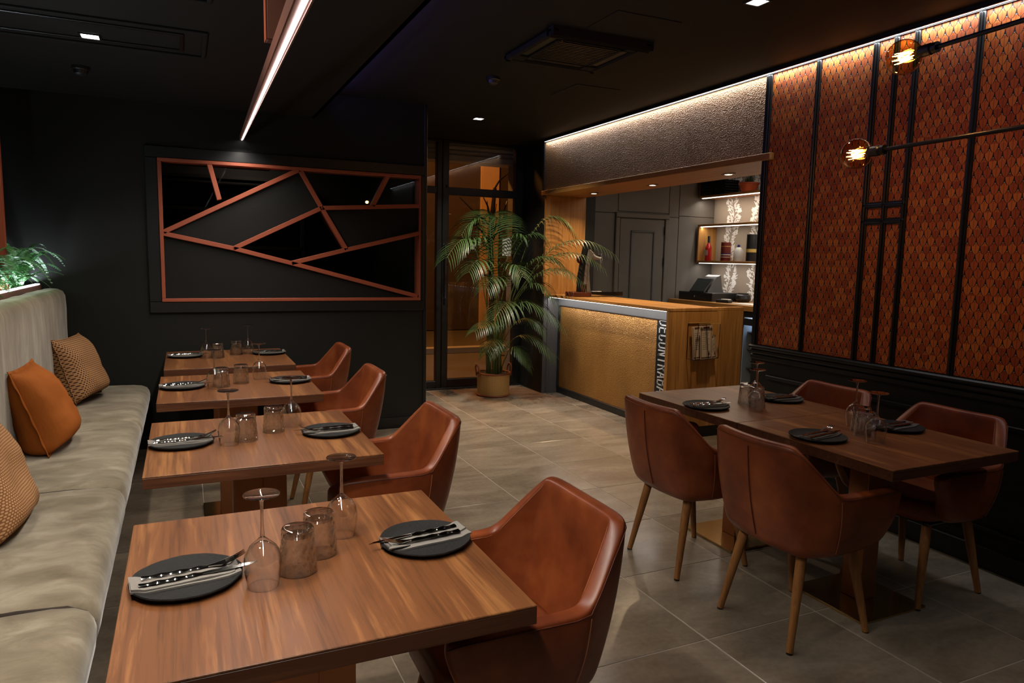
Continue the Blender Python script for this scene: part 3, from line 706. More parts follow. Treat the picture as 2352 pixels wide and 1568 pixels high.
bp(MB().box(3.852, 3.867, 5.202, 5.606, 0.076, 0.991), 'front_panel', 'hammered')
bp(MB().box(3.852, 3.867, 5.609, 6.999, 0.076, 0.991), 'front_panel', 'hammered')
lb = bp(MB().box(3.70, 3.725, 4.81, 7.0, 1.092, 1.0995), 'led_profile', 'black_metal'); bp(MB().box(3.703, 3.722, 4.82, 6.99, 1.090, 1.0918), 'led_strip', 'led_counter', lb)
# lettering, read downwards, capitals towards the end panel
GL = {'D': [[(0, 0), (0, 1), (.6, 1), (1, .82), (1, .18), (.6, 0), (0, 0)]], 'E': [[(1, 1), (0, 1), (0, 0), (1, 0)], [(0, .5), (.85, .5)]],
      'C': [[(1, .72), (1, .88), (.75, 1), (.25, 1), (0, .88), (0, .12), (.25, 0), (.75, 0), (1, .12), (1, .28)]],
      'O': [[(.25, 0), (0, .12), (0, .88), (.25, 1), (.75, 1), (1, .88), (1, .12), (.75, 0), (.25, 0)]], 'N': [[(0, 0), (0, 1)], [(0, 1), (1, 0)], [(1, 0), (1, 1)]],
      'T': [[(-.05, 1), (1.05, 1)], [(.5, 1), (.5, 0)]], 'R': [[(0, 0), (0, 1), (.75, 1), (1, .9), (1, .6), (.75, .5), (0, .5)], [(.5, .5), (1, 0)]],
      'A': [[(-.05, 0), (.5, 1)], [(.5, 1), (1.05, 0)], [(.2, .3), (.8, .3)]], 'B': [[(0, 0), (0, 1), (.75, 1), (1, .9), (1, .62), (.8, .52), (1, .42), (1, .1), (.75, 0), (0, 0)], [(0, .52), (.8, .52)]]}
lw, lh, lt, z0 = 0.041, 0.150, 0.0120, 1.000
sgn = thing('lettering', 'upright silver capital lettering on the black strip at the end of the bar front', 'sign', (3.85, 5.08, 0.68))
so = (3.85, 5.08, 0.68)
for i, ch in enumerate('DECONTRABA'):
    m = MB(); zb = z0 - 0.0085 - i * 0.0672
    for st in GL[ch]:
        for (u0, v0), (u1, v1) in zip(st, st[1:]):
            a = Vector((3.8485, 5.158 - v0 * lh, zb - u0 * lw)); b = Vector((3.8485, 5.158 - v1 * lh, zb - u1 * lw))
            m.bar(a, b, 0.003, lt, up=(1, 0, 0), ext=lt * 0.48)
    m.build('letter', 'brushed', sgn, org=so)
# niche spots
for i, y in enumerate((6.461, 5.44, 4.445)):
    t = thing('niche_spot', ['round warm spot in the oak soffit above the beer tap', 'round warm spot in the middle of the oak soffit', 'round warm spot in the oak soffit nearest the patterned wall'][i], 'spotlight', (3.91, y, 2.205), 0, 'round spots in the oak soffit')
    MB().lathe([(0.030, 0), (0.046, 0), (0.046, -0.005), (0.030, -0.008), (0.030, 0)], 20).build('trim_ring', 'steel', t)
    MB().lathe([(0, -0.003), (0.029, -0.003), (0.029, 0), (0, 0)], 18).build('diffuser', 'spot_warm', t)
    for s in (-1, 1): B(-0.012, 0.012, s * 0.05 - 0.006 + s * 0.012, s * 0.05 + 0.006 + s * 0.012, -0.004, 0).build('spring_clip', 'black_metal', t)
# beer tap
tp = thing('beer_tap', 'tall grey beer tap with dark red medallion on the bar counter', 'beer tap', (3.87, 6.45, 1.1285))
B(-0.22, -0.01, -0.08, 0.10, 0, 0.05, 0.006).build('base', plain('dark_red_wood', (0.10, 0.022, 0.012), 0.35), tp)
B(-0.009, 0.385, -0.08, 0.10, 0.008, 0.052, 0.003).build('drip_tray', 'steel', tp)
B(0.02, 0.13, -0.06, 0.0, 0.0521, 0.058, 0.002).build('drip_mat', 'white', tp)
secs = []
for z, x0, x1, w in ((0.05, -0.10, 0.012, 0.05), (0.16, -0.098, 0.0, 0.048), (0.27, -0.088, -0.01, 0.045), (0.36, -0.075, 0.0, 0.043), (0.41, -0.068, 0.03, 0.041), (0.455, -0.060, 0.045, 0.04), (0.49, -0.05, 0.0, 0.038)):
    secs.append([(x0, -w * .7, z), (x0 + .02, -w, z), (x1 - .02, -w, z), (x1, -w * .6, z), (x1, w * .6, z), (x1 - .02, w, z), (x0 + .02, w, z), (x0, w * .7, z)])
m = MB(); m.loft(secs); m.build('column', plain('grey_tap_casting', (0.30, 0.28, 0.26), 0.30, 0.5), tp)
m = MB(); m.loft([[(a, b * .9, c) for a, b, c in s_] for s_ in [[(x - 0.012, -w, z), (x + 0.02, -w, z), (x + 0.02, w, z), (x - 0.012, w, z)] for z, x, w in ((0.05, -0.105, .05), (0.2, -0.10, .05), (0.36, -0.078, .045), (0.50, -0.052, .042), (0.56, -0.045, .03))]])
m.build('back_cover', 'black_plastic', tp)
MB().tube([(0.02, 0, 0.43), (0.07, 0, 0.408), (0.12, 0, 0.402)], [0.040, 0.024, 0.018], 12).build('spout_neck', plain('grey_tap_casting_neck', (0.30, 0.28, 0.26), 0.30, 0.5), tp)
fa = MB().tube([(0.115, 0, 0.402), (0.15, 0, 0.402)], 0.013, 12).tube([(0.146, 0, 0.45), (0.15, 0, 0.40), (0.148, 0, 0.34), (0.146, 0, 0.30)], [0.009, 0.014, 0.009, 0.006], 10)
fa.tube([(0.15, 0, 0.402), (0.168, 0, 0.402)], 0.009, 10).build('faucet', 'chrome', tp)
MB().tube([(0.10, 0, 0.44), (0.14, 0, 0.44)], 0.011, 10).build('tap_lever', 'black_plastic', tp)
MB().lathe([(0, -0.012), (0.036, -0.012), (0.042, 0.0), (0.036, 0.012), (0, 0.012)], 22, (-0.108, 0, 0.385), axis=1).build('medallion', 'bracket', tp)
B(-0.118, -0.05, -0.0555, -0.0525, 0.05, 0.13, 0.001).build('badge', 'bracket', tp)
# menu holder and cards on the end panel
mh = thing('menu_holder', 'thin brass wire menu holder on the oak bar end panel', 'menu holder', (3.99, 4.757, 0.70))
for (a, b) in (((-0.15, -0.004, 0.302), (0.09, -0.004, 0.302)), ((-0.08, -0.052, 0.295), (0.15, -0.052, 0.295)), ((-0.15, -0.004, 0.302), (-0.15, -0.004, 0.0)), ((0.15, -0.052, 0.295), (0.145, -0.052, 0.0)),
               ((-0.15, -0.004, 0.0), (-0.10, -0.052, -0.01)), ((-0.10, -0.052, -0.01), (0.145, -0.052, 0.0)), ((0.145, -0.052, 0.0), (0.145, -0.004, 0.01)), ((-0.08, -0.052, 0.295), (-0.10, -0.052, -0.01)), ((0.0, -0.052, 0.295), (0.04, -0.052, 0.0))):
    MB().tube([a, b], 0.0028, 6).build('wire', 'gold' if a[2] > .28 and b[2] > .28 else 'black_metal', mh)
def card(x, y, w, h, tilt, zrot, label, bottle):
    t = thing('menu_card', label, 'menu card', (x, y, 0.696), 0, 'menu cards in the brass holder')
    R_ = Matrix.Rotation(tilt, 3, 'Y') @ Matrix.Rotation(zrot, 3, 'X')
    def tr_(m, n, mt):
        bmesh.ops.transform(m.bm, matrix=R_.to_4x4(), verts=m.bm.verts[:]); return m.build(n, mt, t)
    tr_(B(-w / 2, w / 2, -0.001, 0.001, 0, h), 'sheet', 'paper')
    m = MB(); e = 0.008
    for (a, b, c, d) in ((-w / 2 + e, -w / 2 + e + .005, e, h - e), (w / 2 - e - .005, w / 2 - e, e, h - e), (-w / 2 + e, w / 2 - e, e, e + .008), (-w / 2 + .03, w / 2 - .03, h - e - .016, h - e)): m.box(a, b, -0.0016, -0.001, c, d)
    if bottle: m.box(w * .18, w * .30, -0.0016, -0.001, .03, .05).box(w * .21, w * .27, -0.0016, -0.001, .05, .066)
    tr_(m, 'border_print', 'print')
    m = MB()
    for k in range(9): m.box(-w * .3, w * (.12 + .14 * ((k * 7) % 3) / 2), -0.0016, -0.001, h * .30 + k * h * .06, h * .30 + k * h * .06 + .0035)
    tr_(m, 'text_lines', 'print_grey')
card(4.015, 4.716, 0.125, 0.285, -0.05, 0.0, 'tall cream menu card in front in the brass holder', 1)
card(3.945, 4.736, 0.11, 0.28, -0.10, 0.0, 'cream menu card leaning behind the front card at the left of the brass holder', 0)
card(4.098, 4.727, 0.075, 0.20, -0.10, 0.0, 'short cream menu card at the right in the brass holder', 1)

# back counter, fridge, terminal and shelves
bk = thing('back_counter', 'oak work counter along the papered wall behind the bar', 'counter', (6.1, 5.8, 0))
def kp(mb, n, m): return mb.build(n, m, bk, org=(6.1, 5.8, 0))
kp(MB().box(5.79, 6.482, 3.9, 7.604, 0.968, 1.03, 0.003), 'worktop', 'oak_y')
kp(MB().box(5.85, 6.480, 6.32, 7.60, 0.0, 0.967), 'cabinet', 'black_trim')
kp(MB().box(5.85, 6.480, 3.9, 5.0, 0.0, 0.967), 'cabinet', 'black_trim')
fg = thing('bottle_fridge', 'black glass-fronted bottle fridge lit white under the back counter', 'fridge', (6.12, 5.67, 0.0))
m = MB().box(-0.30, 0.33, -0.62, 0.62, 0.0, 0.08).box(-0.30, 0.33, -0.62, 0.62, 0.90, 0.96).box(-0.30, 0.33, 0.58, 0.62, 0.08, 0.90).box(-0.30, 0.33, -0.62, -0.58, 0.08, 0.90)
m.build('body', 'black_plastic', fg); B(0.29, 0.299, -0.579, 0.579, 0.081, 0.899).build('back_liner', 'fridge_liner', fg)
for y in (-0.579, 0.572): B(-0.28, 0.289, y, y + 0.007, 0.081, 0.899).build('side_liner', 'fridge_liner', fg)
B(-0.2, 0.2, 0.50, 0.506, 0.86, 0.89).build('led_strip', 'led_cool', fg)
for z in (0.30, 0.52, 0.72): B(-0.22, 0.28, -0.57, 0.57, z, z + 0.012).build('shelf', 'steel', fg)
B(-0.325, -0.301, -0.60, 0.60, 0.81, 0.885).build('door_rail', 'black_plastic', fg)
B(-0.318, -0.306, -0.57, 0.57, 0.09, 0.81).build('glass_door', 'pane', fg)
def bottle(name, x, y, z, r, h, mat, label, group, seg=14):
    t = thing(name, label, 'bottle', (x, y, z), 0, group)
    MB().lathe([(0, 0), (r, 0), (r, h * .58), (r * .85, h * .66), (r * .36, h * .76), (r * .34, h * .93), (0, h * .93)], seg).build('body', mat, t)
    MB().lathe([(0, h * .931), (r * .38, h * .931), (r * .38, h), (0, h)], 10).build('cap', 'white', t); return t
gb = plain('dark_green_bottle', (0.01, 0.03, 0.02), 0.1)
for zz, lv in ((0.312, 'lower'), (0.532, 'middle'), (0.732, 'top')):
    for y, sd_ in ((6.14, 'at the left'), (6.04, 'beside the wall edge')):
        bottle('fridge_bottle', 5.96, y, zz, 0.03, 0.165, gb, 'small dark bottle %s of the %s fridge shelf' % (sd_, lv), 'bottles in the fridge')
cd = thing('cash_drawer', 'black cash drawer on the back counter under the till', 'cash drawer', (6.1, 7.13, 1.03))
B(-0.20, 0.22, -0.25, 0.40, 0, 0.105, 0.004).build('body', 'black_plastic', cd)
B(-0.206, -0.201, -0.22, 0.36, 0.015, 0.09, 0.001).build('drawer_front', 'black_plastic', cd)
MB().lathe([(0, -0.012), (0.012, -0.012), (0.012, 0), (0, 0)], 12, (-0.207, 0.06, 0.055), axis=0).build('lock', 'chrome', cd)
ps = thing('point_of_sale_terminal', 'black touch-screen till tilted on the cash drawer', 'till', (6.08, 7.18, 1.135))
m = MB(); m.loft([[(-0.12, -0.14, 0), (0.14, -0.14, 0), (0.14, 0.14, 0), (-0.12, 0.14, 0)], [(-0.10, -0.13, 0.03), (0.12, -0.13, 0.05), (0.12, 0.13, 0.05), (-0.10, 0.13, 0.03)], [(0.03, -0.12, 0.19), (0.10, -0.12, 0.22), (0.10, 0.12, 0.22), (0.03, 0.12, 0.19)]])
m.build('stand', plain('dark_grey_till_body', (0.05, 0.05, 0.05), 0.3), ps)
rs = Matrix.Rotation(math.radians(38), 3, 'Y')
MB().box(-0.02, 0.0, -0.145, 0.145, 0.0, 0.22, 0.006, rot=rs, piv=(-0.12, 0, 0.05)).build('screen_bezel', 'black_plastic', ps).location = (-0.11, 0, 0.055)
MB().box(-0.0225, -0.0205, -0.13, 0.13, 0.015, 0.205, rot=rs, piv=(-0.12, 0, 0.05)).build('screen', plain('dark_till_screen', (0.02, 0.026, 0.028), 0.3), ps).location = (-0.11, 0, 0.055)
cr = thing('card_reader', 'small black and white card reader on the back counter beside the cash drawer', 'card reader', (5.95, 6.72, 1.03), 0.3)
B(-0.05, 0.05, -0.09, 0.09, 0, 0.035, 0.008).build('body', 'black_plastic', cr); B(-0.04, 0.03, -0.08, 0.02, 0.0355, 0.045, 0.003).build('paper_roll_cover', 'white', cr)
bw = thing('storage_jar', 'round black jar on the back counter between till and papered wall', 'jar', (6.30, 6.775, 1.03))
MB().lathe([(0, 0), (0.07, 0), (0.095, 0.04), (0.085, 0.085), (0.062, 0.10)], 22).build('body', 'black_plastic', bw); MB().lathe([(0.066, 0.1005), (0.066, 0.112), (0, 0.114)], 22).build('lid', 'black_plastic', bw)
tag(B(5.90, 6.16, 6.20, 6.56, 1.03, 1.036, 0.001).build('paper_sheet', 'white'), 'white paper lying on the back counter near the patterned wall', 'paper')
hsd = thing('cordless_phone', 'white handset standing in its cradle on the back counter', 'phone', (6.25, 6.47, 1.03))
B(-0.04, 0.04, -0.04, 0.04, 0, 0.03, 0.006).build('cradle', 'white', hsd); MB().box(-0.018, 0.012, -0.024, 0.024, 0.0305, 0.17, 0.008, rot=Matrix.Rotation(0.12, 3, 'X'), piv=(0, 0, 0.03)).build('handset', 'black_plastic', hsd)
def shelfbox(z0, z1, name, label):
    t = thing(name, label, 'shelf', (6.33, 6.45, z0)); y1, y0 = 1.12, -1.1; h = z1 - z0
    B(-0.14, 0.157, y0, y1, 0, 0.028, 0.002).build('bottom_board', 'oak_y', t)
    if h < 0.6: B(-0.14, 0.157, y0, y1, h - 0.028, h, 0.002).build('top_board', 'oak_y', t)
    B(-0.14, 0.157, y1 - 0.028, y1, 0.029, h - 0.029 if h < 0.6 else h, 0.002).build('end_board', 'oak', t)
    B(-0.115, -0.095, y0, y1 - 0.03, -0.008, -0.0005).build('led_strip', 'led_shelf', t)
    if h < 0.6: B(-0.115, -0.095, y0, y1 - 0.03, h - 0.037, h - 0.0285).build('led_strip', 'led_shelf', t)
shelfbox(1.505, 2.005, 'wall_shelf', 'oak box wall shelf with bottles, lit from above, behind the bar')
shelfbox(2.345, 2.70, 'wall_shelf', 'upper oak wall shelf with black baskets, partly hidden by the bar soffit')
ZSH = 1.533
t = thing('liqueur_bottle', 'red liqueur bottle with white label at the left end of the lit shelf', 'bottle', (6.27, 7.43, ZSH))
MB().lathe([(0, 0), (0.042, 0), (0.042, 0.17), (0.036, 0.19), (0.014, 0.225), (0.013, 0.26), (0, 0.26)], 18).build('body', 'red_glass', t)
MB().lathe([(0.0155, 0.235), (0.0165, 0.32), (0, 0.32)], 14).build('cap', 'black_plastic', t)
B(-0.044, -0.040, -0.03, 0.03, 0.07, 0.14, 0.001).build('label', 'paper', t)
t = thing('spirit_tin', 'dark red cylindrical spirit tin with thin bands on the lit shelf', 'tin', (6.28, 7.11, ZSH))
MB().lathe([(0, 0), (0.062, 0), (0.062, 0.235), (0, 0.235)], 24).build('body', 'red_tin', t)
for z, mm in ((0.18, 'gold'), (0.09, 'navy'), (0.075, 'white'), (0.045, 'paper')): MB().lathe([(0.0622, z), (0.0632, z), (0.0632, z + .009), (0.0622, z + .009)], 24).build('band', mm, t)
t = thing('spirit_bottle', 'white opaque spirit bottle with blue stopper on the lit shelf', 'bottle', (6.28, 6.88, ZSH))
MB().lathe([(0, 0), (0.058, 0), (0.060, 0.02), (0.058, 0.13), (0.035, 0.165), (0.016, 0.172), (0, 0.172)], 22).build('body', 'white', t); MB().lathe([(0, 0.173), (0.016, 0.173), (0.020, 0.19), (0.014, 0.205), (0, 0.207)], 14).build('stopper', 'navy', t)
t = thing('bottle_tube', 'black cardboard bottle tube with yellow band at the right of the lit shelf', 'tube', (6.28, 6.66, ZSH))
MB().lathe([(0, 0), (0.062, 0), (0.062, 0.325), (0, 0.325)], 24).build('body', 'black_plastic', t); MB().lathe([(0.0622, 0.11), (0.063, 0.11), (0.063, 0.15), (0.0622, 0.15)], 24).build('band', plain('yellow_band', (0.55, 0.38, 0.10), 0.5), t)
def basket(y, w, label):
    t = thing('wire_basket', label, 'basket', (6.30, y, 2.374), 0, 'black baskets on the upper shelf'); hw_ = w / 2
    m = MB()
    for k in range(9): m.box(-0.12, 0.10, -hw_ + k * (w - .012) / 8, -hw_ + k * (w - .012) / 8 + .012, 0, 0.17)
    for k in range(6): m.box(-0.123, 0.103, -hw_, hw_, 0.0 + k * 0.032, 0.012 + k * 0.032)
    m.build('mesh_side', 'black_metal', t)
basket(7.42, 0.24, 'black lattice basket at the left end of the upper shelf'); basket(7.17, 0.19, 'black lattice basket beside the flower pot on the upper shelf')
t = thing('cactus_pot', 'small cactus in a wide terracotta bowl on the upper shelf', 'potted plant', (6.24, 6.72, 2.374))
MB().lathe([(0, 0), (0.085, 0), (0.115, 0.085), (0.125, 0.085), (0.125, 0.10), (0.108, 0.10), (0.10, 0.08), (0, 0.08)], 26).build('bowl', 'terracotta', t)
for k, (dx, dy, r) in enumerate(((0, 0, .04), (.02, .05, .033), (-.02, -.045, .03))): MB().lathe([(r * .7, 0.08), (r, 0.11), (r * .9, 0.15), (r * .4, 0.175), (0, 0.18)], 12, (dx, dy, 0), fn=lambda q, z, a: q * (1 + .12 * math.cos(6 * a))).build('cactus', 'cactus', t)

# ------------------------------------------------------------------ banquette sofa, planter, ferns, cushions
bq = thing('banquette', 'long taupe velvet banquette along the left wall', 'sofa', (-0.6, 3.4, 0))
bqo = (-0.6, 3.4, 0)
def qp(mb, n, m, lab=None): return mb.build(n, m, bq, org=bqo, ang=60, label=lab)
qp(MB().box(-0.912, -0.40, 0.6, 5.98, 0.0, 0.30), 'plinth', 'black_trim')
def soft_seat(y0, y1, seed):
    """cushion block: cross-section in x/z swept along y with soft ends and slight wrinkles"""
    m = MB(); secs = []; ys = [y0 + 0.007, y0 + 0.014, y0 + 0.03] + [y0 + 0.03 + (y1 - y0 - .06) * k / 40 for k in range(1, 40)] + [y1 - 0.03, y1 - 0.014, y1 - 0.007]
    prof = [(-0.912, 0.30), (-0.912, 0.505), (-0.86, 0.508), (-0.75, 0.514), (-0.6, 0.518), (-0.45, 0.52), (-0.36, 0.519), (-0.305, 0.512), (-0.272, 0.496), (-0.258, 0.472), (-0.252, 0.44), (-0.256, 0.40), (-0.27, 0.35), (-0.30, 0.305), (-0.34, 0.30)]
    for y in ys:
        e = min(y - y0, y1 - y); k = 1 - max(0, 1 - (e - 0.007) / 0.04) ** 1.8
        sec = []
        for x, z in prof:
            w = 0.008 * noise.noise(Vector((x * 3 + seed, y * 5, z * 3))) + 0.003 * noise.noise(Vector((x * 2.5, y * 17 + seed, 1)))
            dz = (z - 0.41); dx = (x + 0.6)
            sec.append((x - (1 - k) * 0.012 * (1 if x > -.4 else 0), y, z + w * (1 if z > .31 else 0) - (1 - k) * 0.026 * (1 if z > .45 else 0)))
        secs.append(sec)
    m.loft(secs, closed=True, cap=True); return m
for ys_ in (4.717, 3.388, 2.265):
    qp(MB().tube([(-0.75, ys_, 0.494), (-0.6, ys_, 0.498), (-0.45, ys_, 0.50), (-0.33, ys_, 0.492), (-0.285, ys_, 0.470), (-0.268, ys_, 0.44), (-0.275, ys_, 0.38), (-0.31, ys_, 0.32)], 0.0085, 6), 'seam', M['soil'])  # dark tube stands in for shade in the groove between cushions
for i, (a, b) in enumerate(((4.717, 5.975), (3.388, 4.717), (2.265, 3.388), (0.6, 2.265))):
    qp(soft_seat(a, b, i * 7.3), 'seat_cushion', 'velvet_seat')
m = MB(); secs = []
for y in [0.6, 0.62] + [0.62 + 5.33 * k / 60 for k in range(1, 60)] + [5.955, 5.975]:
    e = min(y - 0.6, 5.975 - y); k = 1 - max(0, 1 - e / 0.025) ** 2; sec = []
    for x, z in ((-0.911, 0.515), (-0.911, 1.20), (-0.908, 1.222), (-0.895, 1.232), (-0.86, 1.236), (-0.815, 1.232), (-0.785, 1.215), (-0.772, 1.185), (-0.768, 1.1), (-0.766, 0.95), (-0.765, 0.8), (-0.765, 0.65), (-0.766, 0.515)):
        w = 0.006 * noise.noise(Vector((y * 4, z * 3, 5))) + 0.004 * noise.noise(Vector((y * 14, z * 4, 9)))
        sec.append((x + (w if x > -.80 else 0) - (1 - k) * .01 * (x > -.9), y, z - (1 - k) * 0.02 * (z > 1.1) + (w if z > 1.2 else 0)))
    secs.append(sec)
m.loft(secs); qp(m, 'backrest', 'velvet_back')
pl = thing('planter_box', 'terracotta planter trough with a white light strip behind the banquette', 'planter', (-1.05, 3.3, 0))
B(-0.165, 0.112, -2.7, 2.68, 0.02, 1.19).build('trough', 'brown_paint', pl)
B(0.113, 0.133, -2.7, 2.68, 1.1, 1.262, 0.002).build('front_board', 'brown_paint', pl); B(-0.167, -0.15, -2.7, 2.68, 1.19, 1.26).build('back_board', 'brown_paint', pl)
B(-0.149, 0.112, -2.7, 2.68, 1.191, 1.215).build('soil', 'soil', pl); B(0.108, 0.137, -2.7, 2.60, 1.2625, 1.270, 0.001).build('led_strip', 'led_cool', pl)

def frond(path, L, n, w, mb, droop=0.35, t0=0.12, fwd=0.5, shape=None, seg=3, fold=0.25):
    """leaflets in pairs along a path (list of Vectors)"""
    N = len(path) - 1
    def at(t):
        f = t * N; i = min(int(f), N - 1); return path[i].lerp(path[i + 1], f - i), (path[i + 1] - path[i]).normalized()
    for k in range(n):
        t = t0 + (1 - t0) * (k + .5) / n
        p, d = at(t); lat = d.cross(Vector((0, 0, 1)))
        if lat.length < .1: lat = Vector((1, 0, 0))
        lat.normalize(); up = lat.cross(d)
        q = (t - t0) / (1 - t0); ln = L * (shape(q) if shape else math.sin(PI * (0.12 + 0.8 * q)))
        for s in (-1, 1):
            dr = (lat * s + d * fwd + up * 0.2).normalized(); ww = w * (.7 + .3 * math.sin(PI * q))
            pts = []; c = p.copy(); v = dr.copy(); st = ln / seg
            side = dr.cross(up).normalized()
            for j in range(seg + 1):
                f = j / seg; wd_ = ww * (0.35 + 1.3 * f * (1 - f) * 2.0) if j < seg else ww * 0.06
                pts.append((c - side * wd_, c + side * wd_)); v = (v + Vector((0, 0, -droop * (0.4 + f)))).normalized(); c = c + v * st
            vv = [[mb.bm.verts.new(a), mb.bm.verts.new(b)] for a, b in pts]
            for a, b in zip(vv, vv[1:]): mb.bm.faces.new((a[0], a[1], b[1], b[0]))
def bez(a, c, b, n=14): return [a * (1 - t) ** 2 + c * 2 * t * (1 - t) + b * t * t for t in [k / n for k in range(n + 1)]]

rfn = random.Random(21)
def fern(x, y, label, big=1.0):
    t = thing('boston_fern', label, 'fern', (x, y, 1.215), 0, 'ferns in the planter')
    for k in range(34):
        a = rfn.uniform(0, 2 * PI); reach = rfn.uniform(.16, .44) * big; hh = rfn.uniform(.12, .34) * big
        if math.cos(a) < -.3: reach *= .4
        tip = Vector((math.cos(a) * reach * .75, math.sin(a) * reach, hh * rfn.uniform(.3, .95)))
        ctl = Vector((tip.x * .45, tip.y * .45, hh * 1.35)); p0 = Vector((rfn.uniform(-.03, .03), rfn.uniform(-.05, .05), -0.005))
        pa = bez(p0, ctl, tip, 10); m = MB(); m.tube(pa, [.0025] * 9 + [.0015, .0008], 4)
        frond(pa, 0.036, 26, 0.0060, m, 0.15, 0.12, 0.25, lambda q: .55 + .6 * math.sin(PI * (.1 + .85 * q)) - .35 * q, 2)
        m.build('frond', 'fern', t, recalc=False)
for y, l in ((5.55, 'green fern at the far end of the planter near the geometric window wall'), (5.1, 'green fern beside the terracotta wall post'), (4.62, 'green fern at the left picture edge in the planter'),
             (4.1, 'green fern in the planter just outside the left picture edge')):
    fern(-1.0, y, l)

def pillow(name, label, loc, rot, W_, H_, D_, mat, seed, flange=None, cat='cushion'):
    t = thing(name, label, cat, loc, 0, 'cushions on the banquette'); t.rotation_euler = rot
    n = 22; m = MB(); grid = {}
    for side in (1, -1):
        for i in range(n + 1):
            for j in range(n + 1):
                u, v = 2 * i / n - 1, 2 * j / n - 1
                if side < 0 and (i in (0, n) or j in (0, n)): grid[(side, i, j)] = grid[(1, i, j)]; continue
                pin = 1 - 0.075 * (1 - abs(u) ** 2) * abs(v) ** 3 ; pin2 = 1 - 0.075 * (1 - abs(v) ** 2) * abs(u) ** 3
                gv = (1 - abs(v) ** 2.2) ** .6 if v > 0 else (1 - abs(v) ** 7) ** .5 * (1 + .18 * abs(v))
                th = D_ / 2 * ((1 - abs(u) ** 3) ** .5) * gv
                wr_ = noise.noise(Vector((u * 1.7 + seed, v * 1.7, seed))) * .016 + noise.noise(Vector((u * 4 + seed, v * 7, seed))) * .006
                inner = min(1, 4 * (1 - abs(u)), 4 * (1 - abs(v)))
                grid[(side, i, j)] = m.bm.verts.new((u * W_ / 2 * pin2, v * H_ / 2 * pin, side * th + wr_ * inner))
        for i in range(n):
            for j in range(n):
                q = [grid[(side, i, j)], grid[(side, i + 1, j)], grid[(side, i + 1, j + 1)], grid[(side, i, j + 1)]]
                m.bm.faces.new(q if side > 0 else q[::-1])
    m.build('cover', mat, t, ang=80)
    e = []
    for k in range(4 * n):
        s, r = divmod(k, n); i, j = ((r, 0), (n, r), (n - r, n), (0, n - r))[s]
        u, v = 2 * i / n - 1, 2 * j / n - 1
        e.append(Vector((u * W_ / 2 * (1 - 0.075 * (1 - v * v) * abs(u) ** 3), v * H_ / 2 * (1 - 0.075 * (1 - u * u) * abs(v) ** 3), 0)))
    m = MB(); secs = []
    for k, p in enumerate(e):
        o_ = p.normalized(); r = flange or .004; q = p + o_ * (r * .6)
        wv = .002 * math.sin(k * 1.3 + seed)
        secs.append([p * .992 + Vector((0, 0, .003)), q + o_ * r + Vector((0, 0, .0015 + wv)), q + o_ * r + Vector((0, 0, -.0015 + wv)), p * .992 - Vector((0, 0, .003))])
    m.loft(secs, loop=True); m.build('seam', mat, t, ang=80); return t
R_ = math.radians
pillow('throw_cushion', 'tan cushion with dark dots at the far end of the banquette', (-0.655, 5.42, 0.735), (R_(73), 0, R_(76)), 0.43, 0.43, 0.23, 'dot_cloth', 3.1, 0.003)
pillow('throw_cushion', 'plain burnt orange cushion with a fringed seam in the middle of the banquette', (-0.672, 4.16, 0.725), (R_(71), 0, R_(87)), 0.44, 0.43, 0.23, 'mustard', 8.7, 0.010)
pillow('throw_cushion', 'woven tan cushion cut off at the left picture edge', (-0.655, 2.96, 0.725), (R_(70), 0, R_(87)), 0.45, 0.44, 0.19, 'weave_cloth', 5.4, 0.004)

# ------------------------------------------------------------------ tables
def make_table(label, x0, x1, y0, y1, z=0.755, group=None):
    cx, cy = (x0 + x1) / 2, (y0 + y1) / 2; hx, hy = (x1 - x0) / 2, (y1 - y0) / 2
    t = thing('dining_table', label, 'table', (cx, cy, 0), 0, group)
    MB().box(-hx, hx, -hy, hy, z - 0.006, z, 0.0015).build('tabletop', 'walnut_y', t)
    for a, b, c, d in ((-hx, hx, -hy, -hy + .03), (-hx, hx, hy - .03, hy), (-hx, -hx + .03, -hy + .03, hy - .03), (hx - .03, hx, -hy + .03, hy - .03)):
        B(a, b, c, d, z - 0.044, z - 0.0062, 0.001).build('edge_band', 'walnut_edge', t)
    B(-hx + .03, hx - .03, -hy + .03, hy - .03, z - 0.03, z - 0.0062).build('core', 'walnut_edge', t)
    return t
small = [(-0.146, 0.684, 1.312, 2.150), (-0.146, 0.680, 2.610, 3.450), (-0.142, 0.680, 3.890, 4.740), (-0.132, 0.690, 5.015, 5.925)]
TN = ['nearest', 'second', 'third', 'farthest']
for i, r in enumerate(small):
    t = make_table(['square walnut table nearest the camera, beside the sofa', 'square walnut table second from the camera beside the sofa', 'square walnut table third from the camera beside the sofa', 'square walnut table against the black wall under the geometric window'][i], *r, group='small tables beside the sofa')
    B(-0.11, 0.005, -0.055, 0.045, 0.012, 0.711, 0.002).build('column', 'copper_leg', t); B(0.006, 0.10, -0.035, 0.045, 0.012, 0.711, 0.002).build('column', 'copper_leg', t)
    B(-0.20, 0.20, -0.20, 0.20, 0, 0.0115, 0.002).build('base_plate', 'base_plate', t)
big = [(2.374, 3.142, 1.722, 2.543), (2.374, 3.142, 2.547, 3.348)]
for i, r in enumerate(big):
    t = make_table(['walnut table with the near half of the place settings beside the patterned wall', 'walnut table nearer the bar, pushed against the other large table'][i], *r, group='tables beside the patterned wall')
    yo = (2.13 - (r[2] + r[3]) / 2) if i == 0 else (2.93 - (r[2] + r[3]) / 2)
    B(-0.045, 0.055, yo - 0.05, yo + 0.05, 0.012, 0.711, 0.002).build('column', 'copper_leg', t)
    B(-0.20, 0.20, yo - 0.195, yo + 0.195, 0, 0.0115, 0.002).build('base_plate', 'base_plate', t)

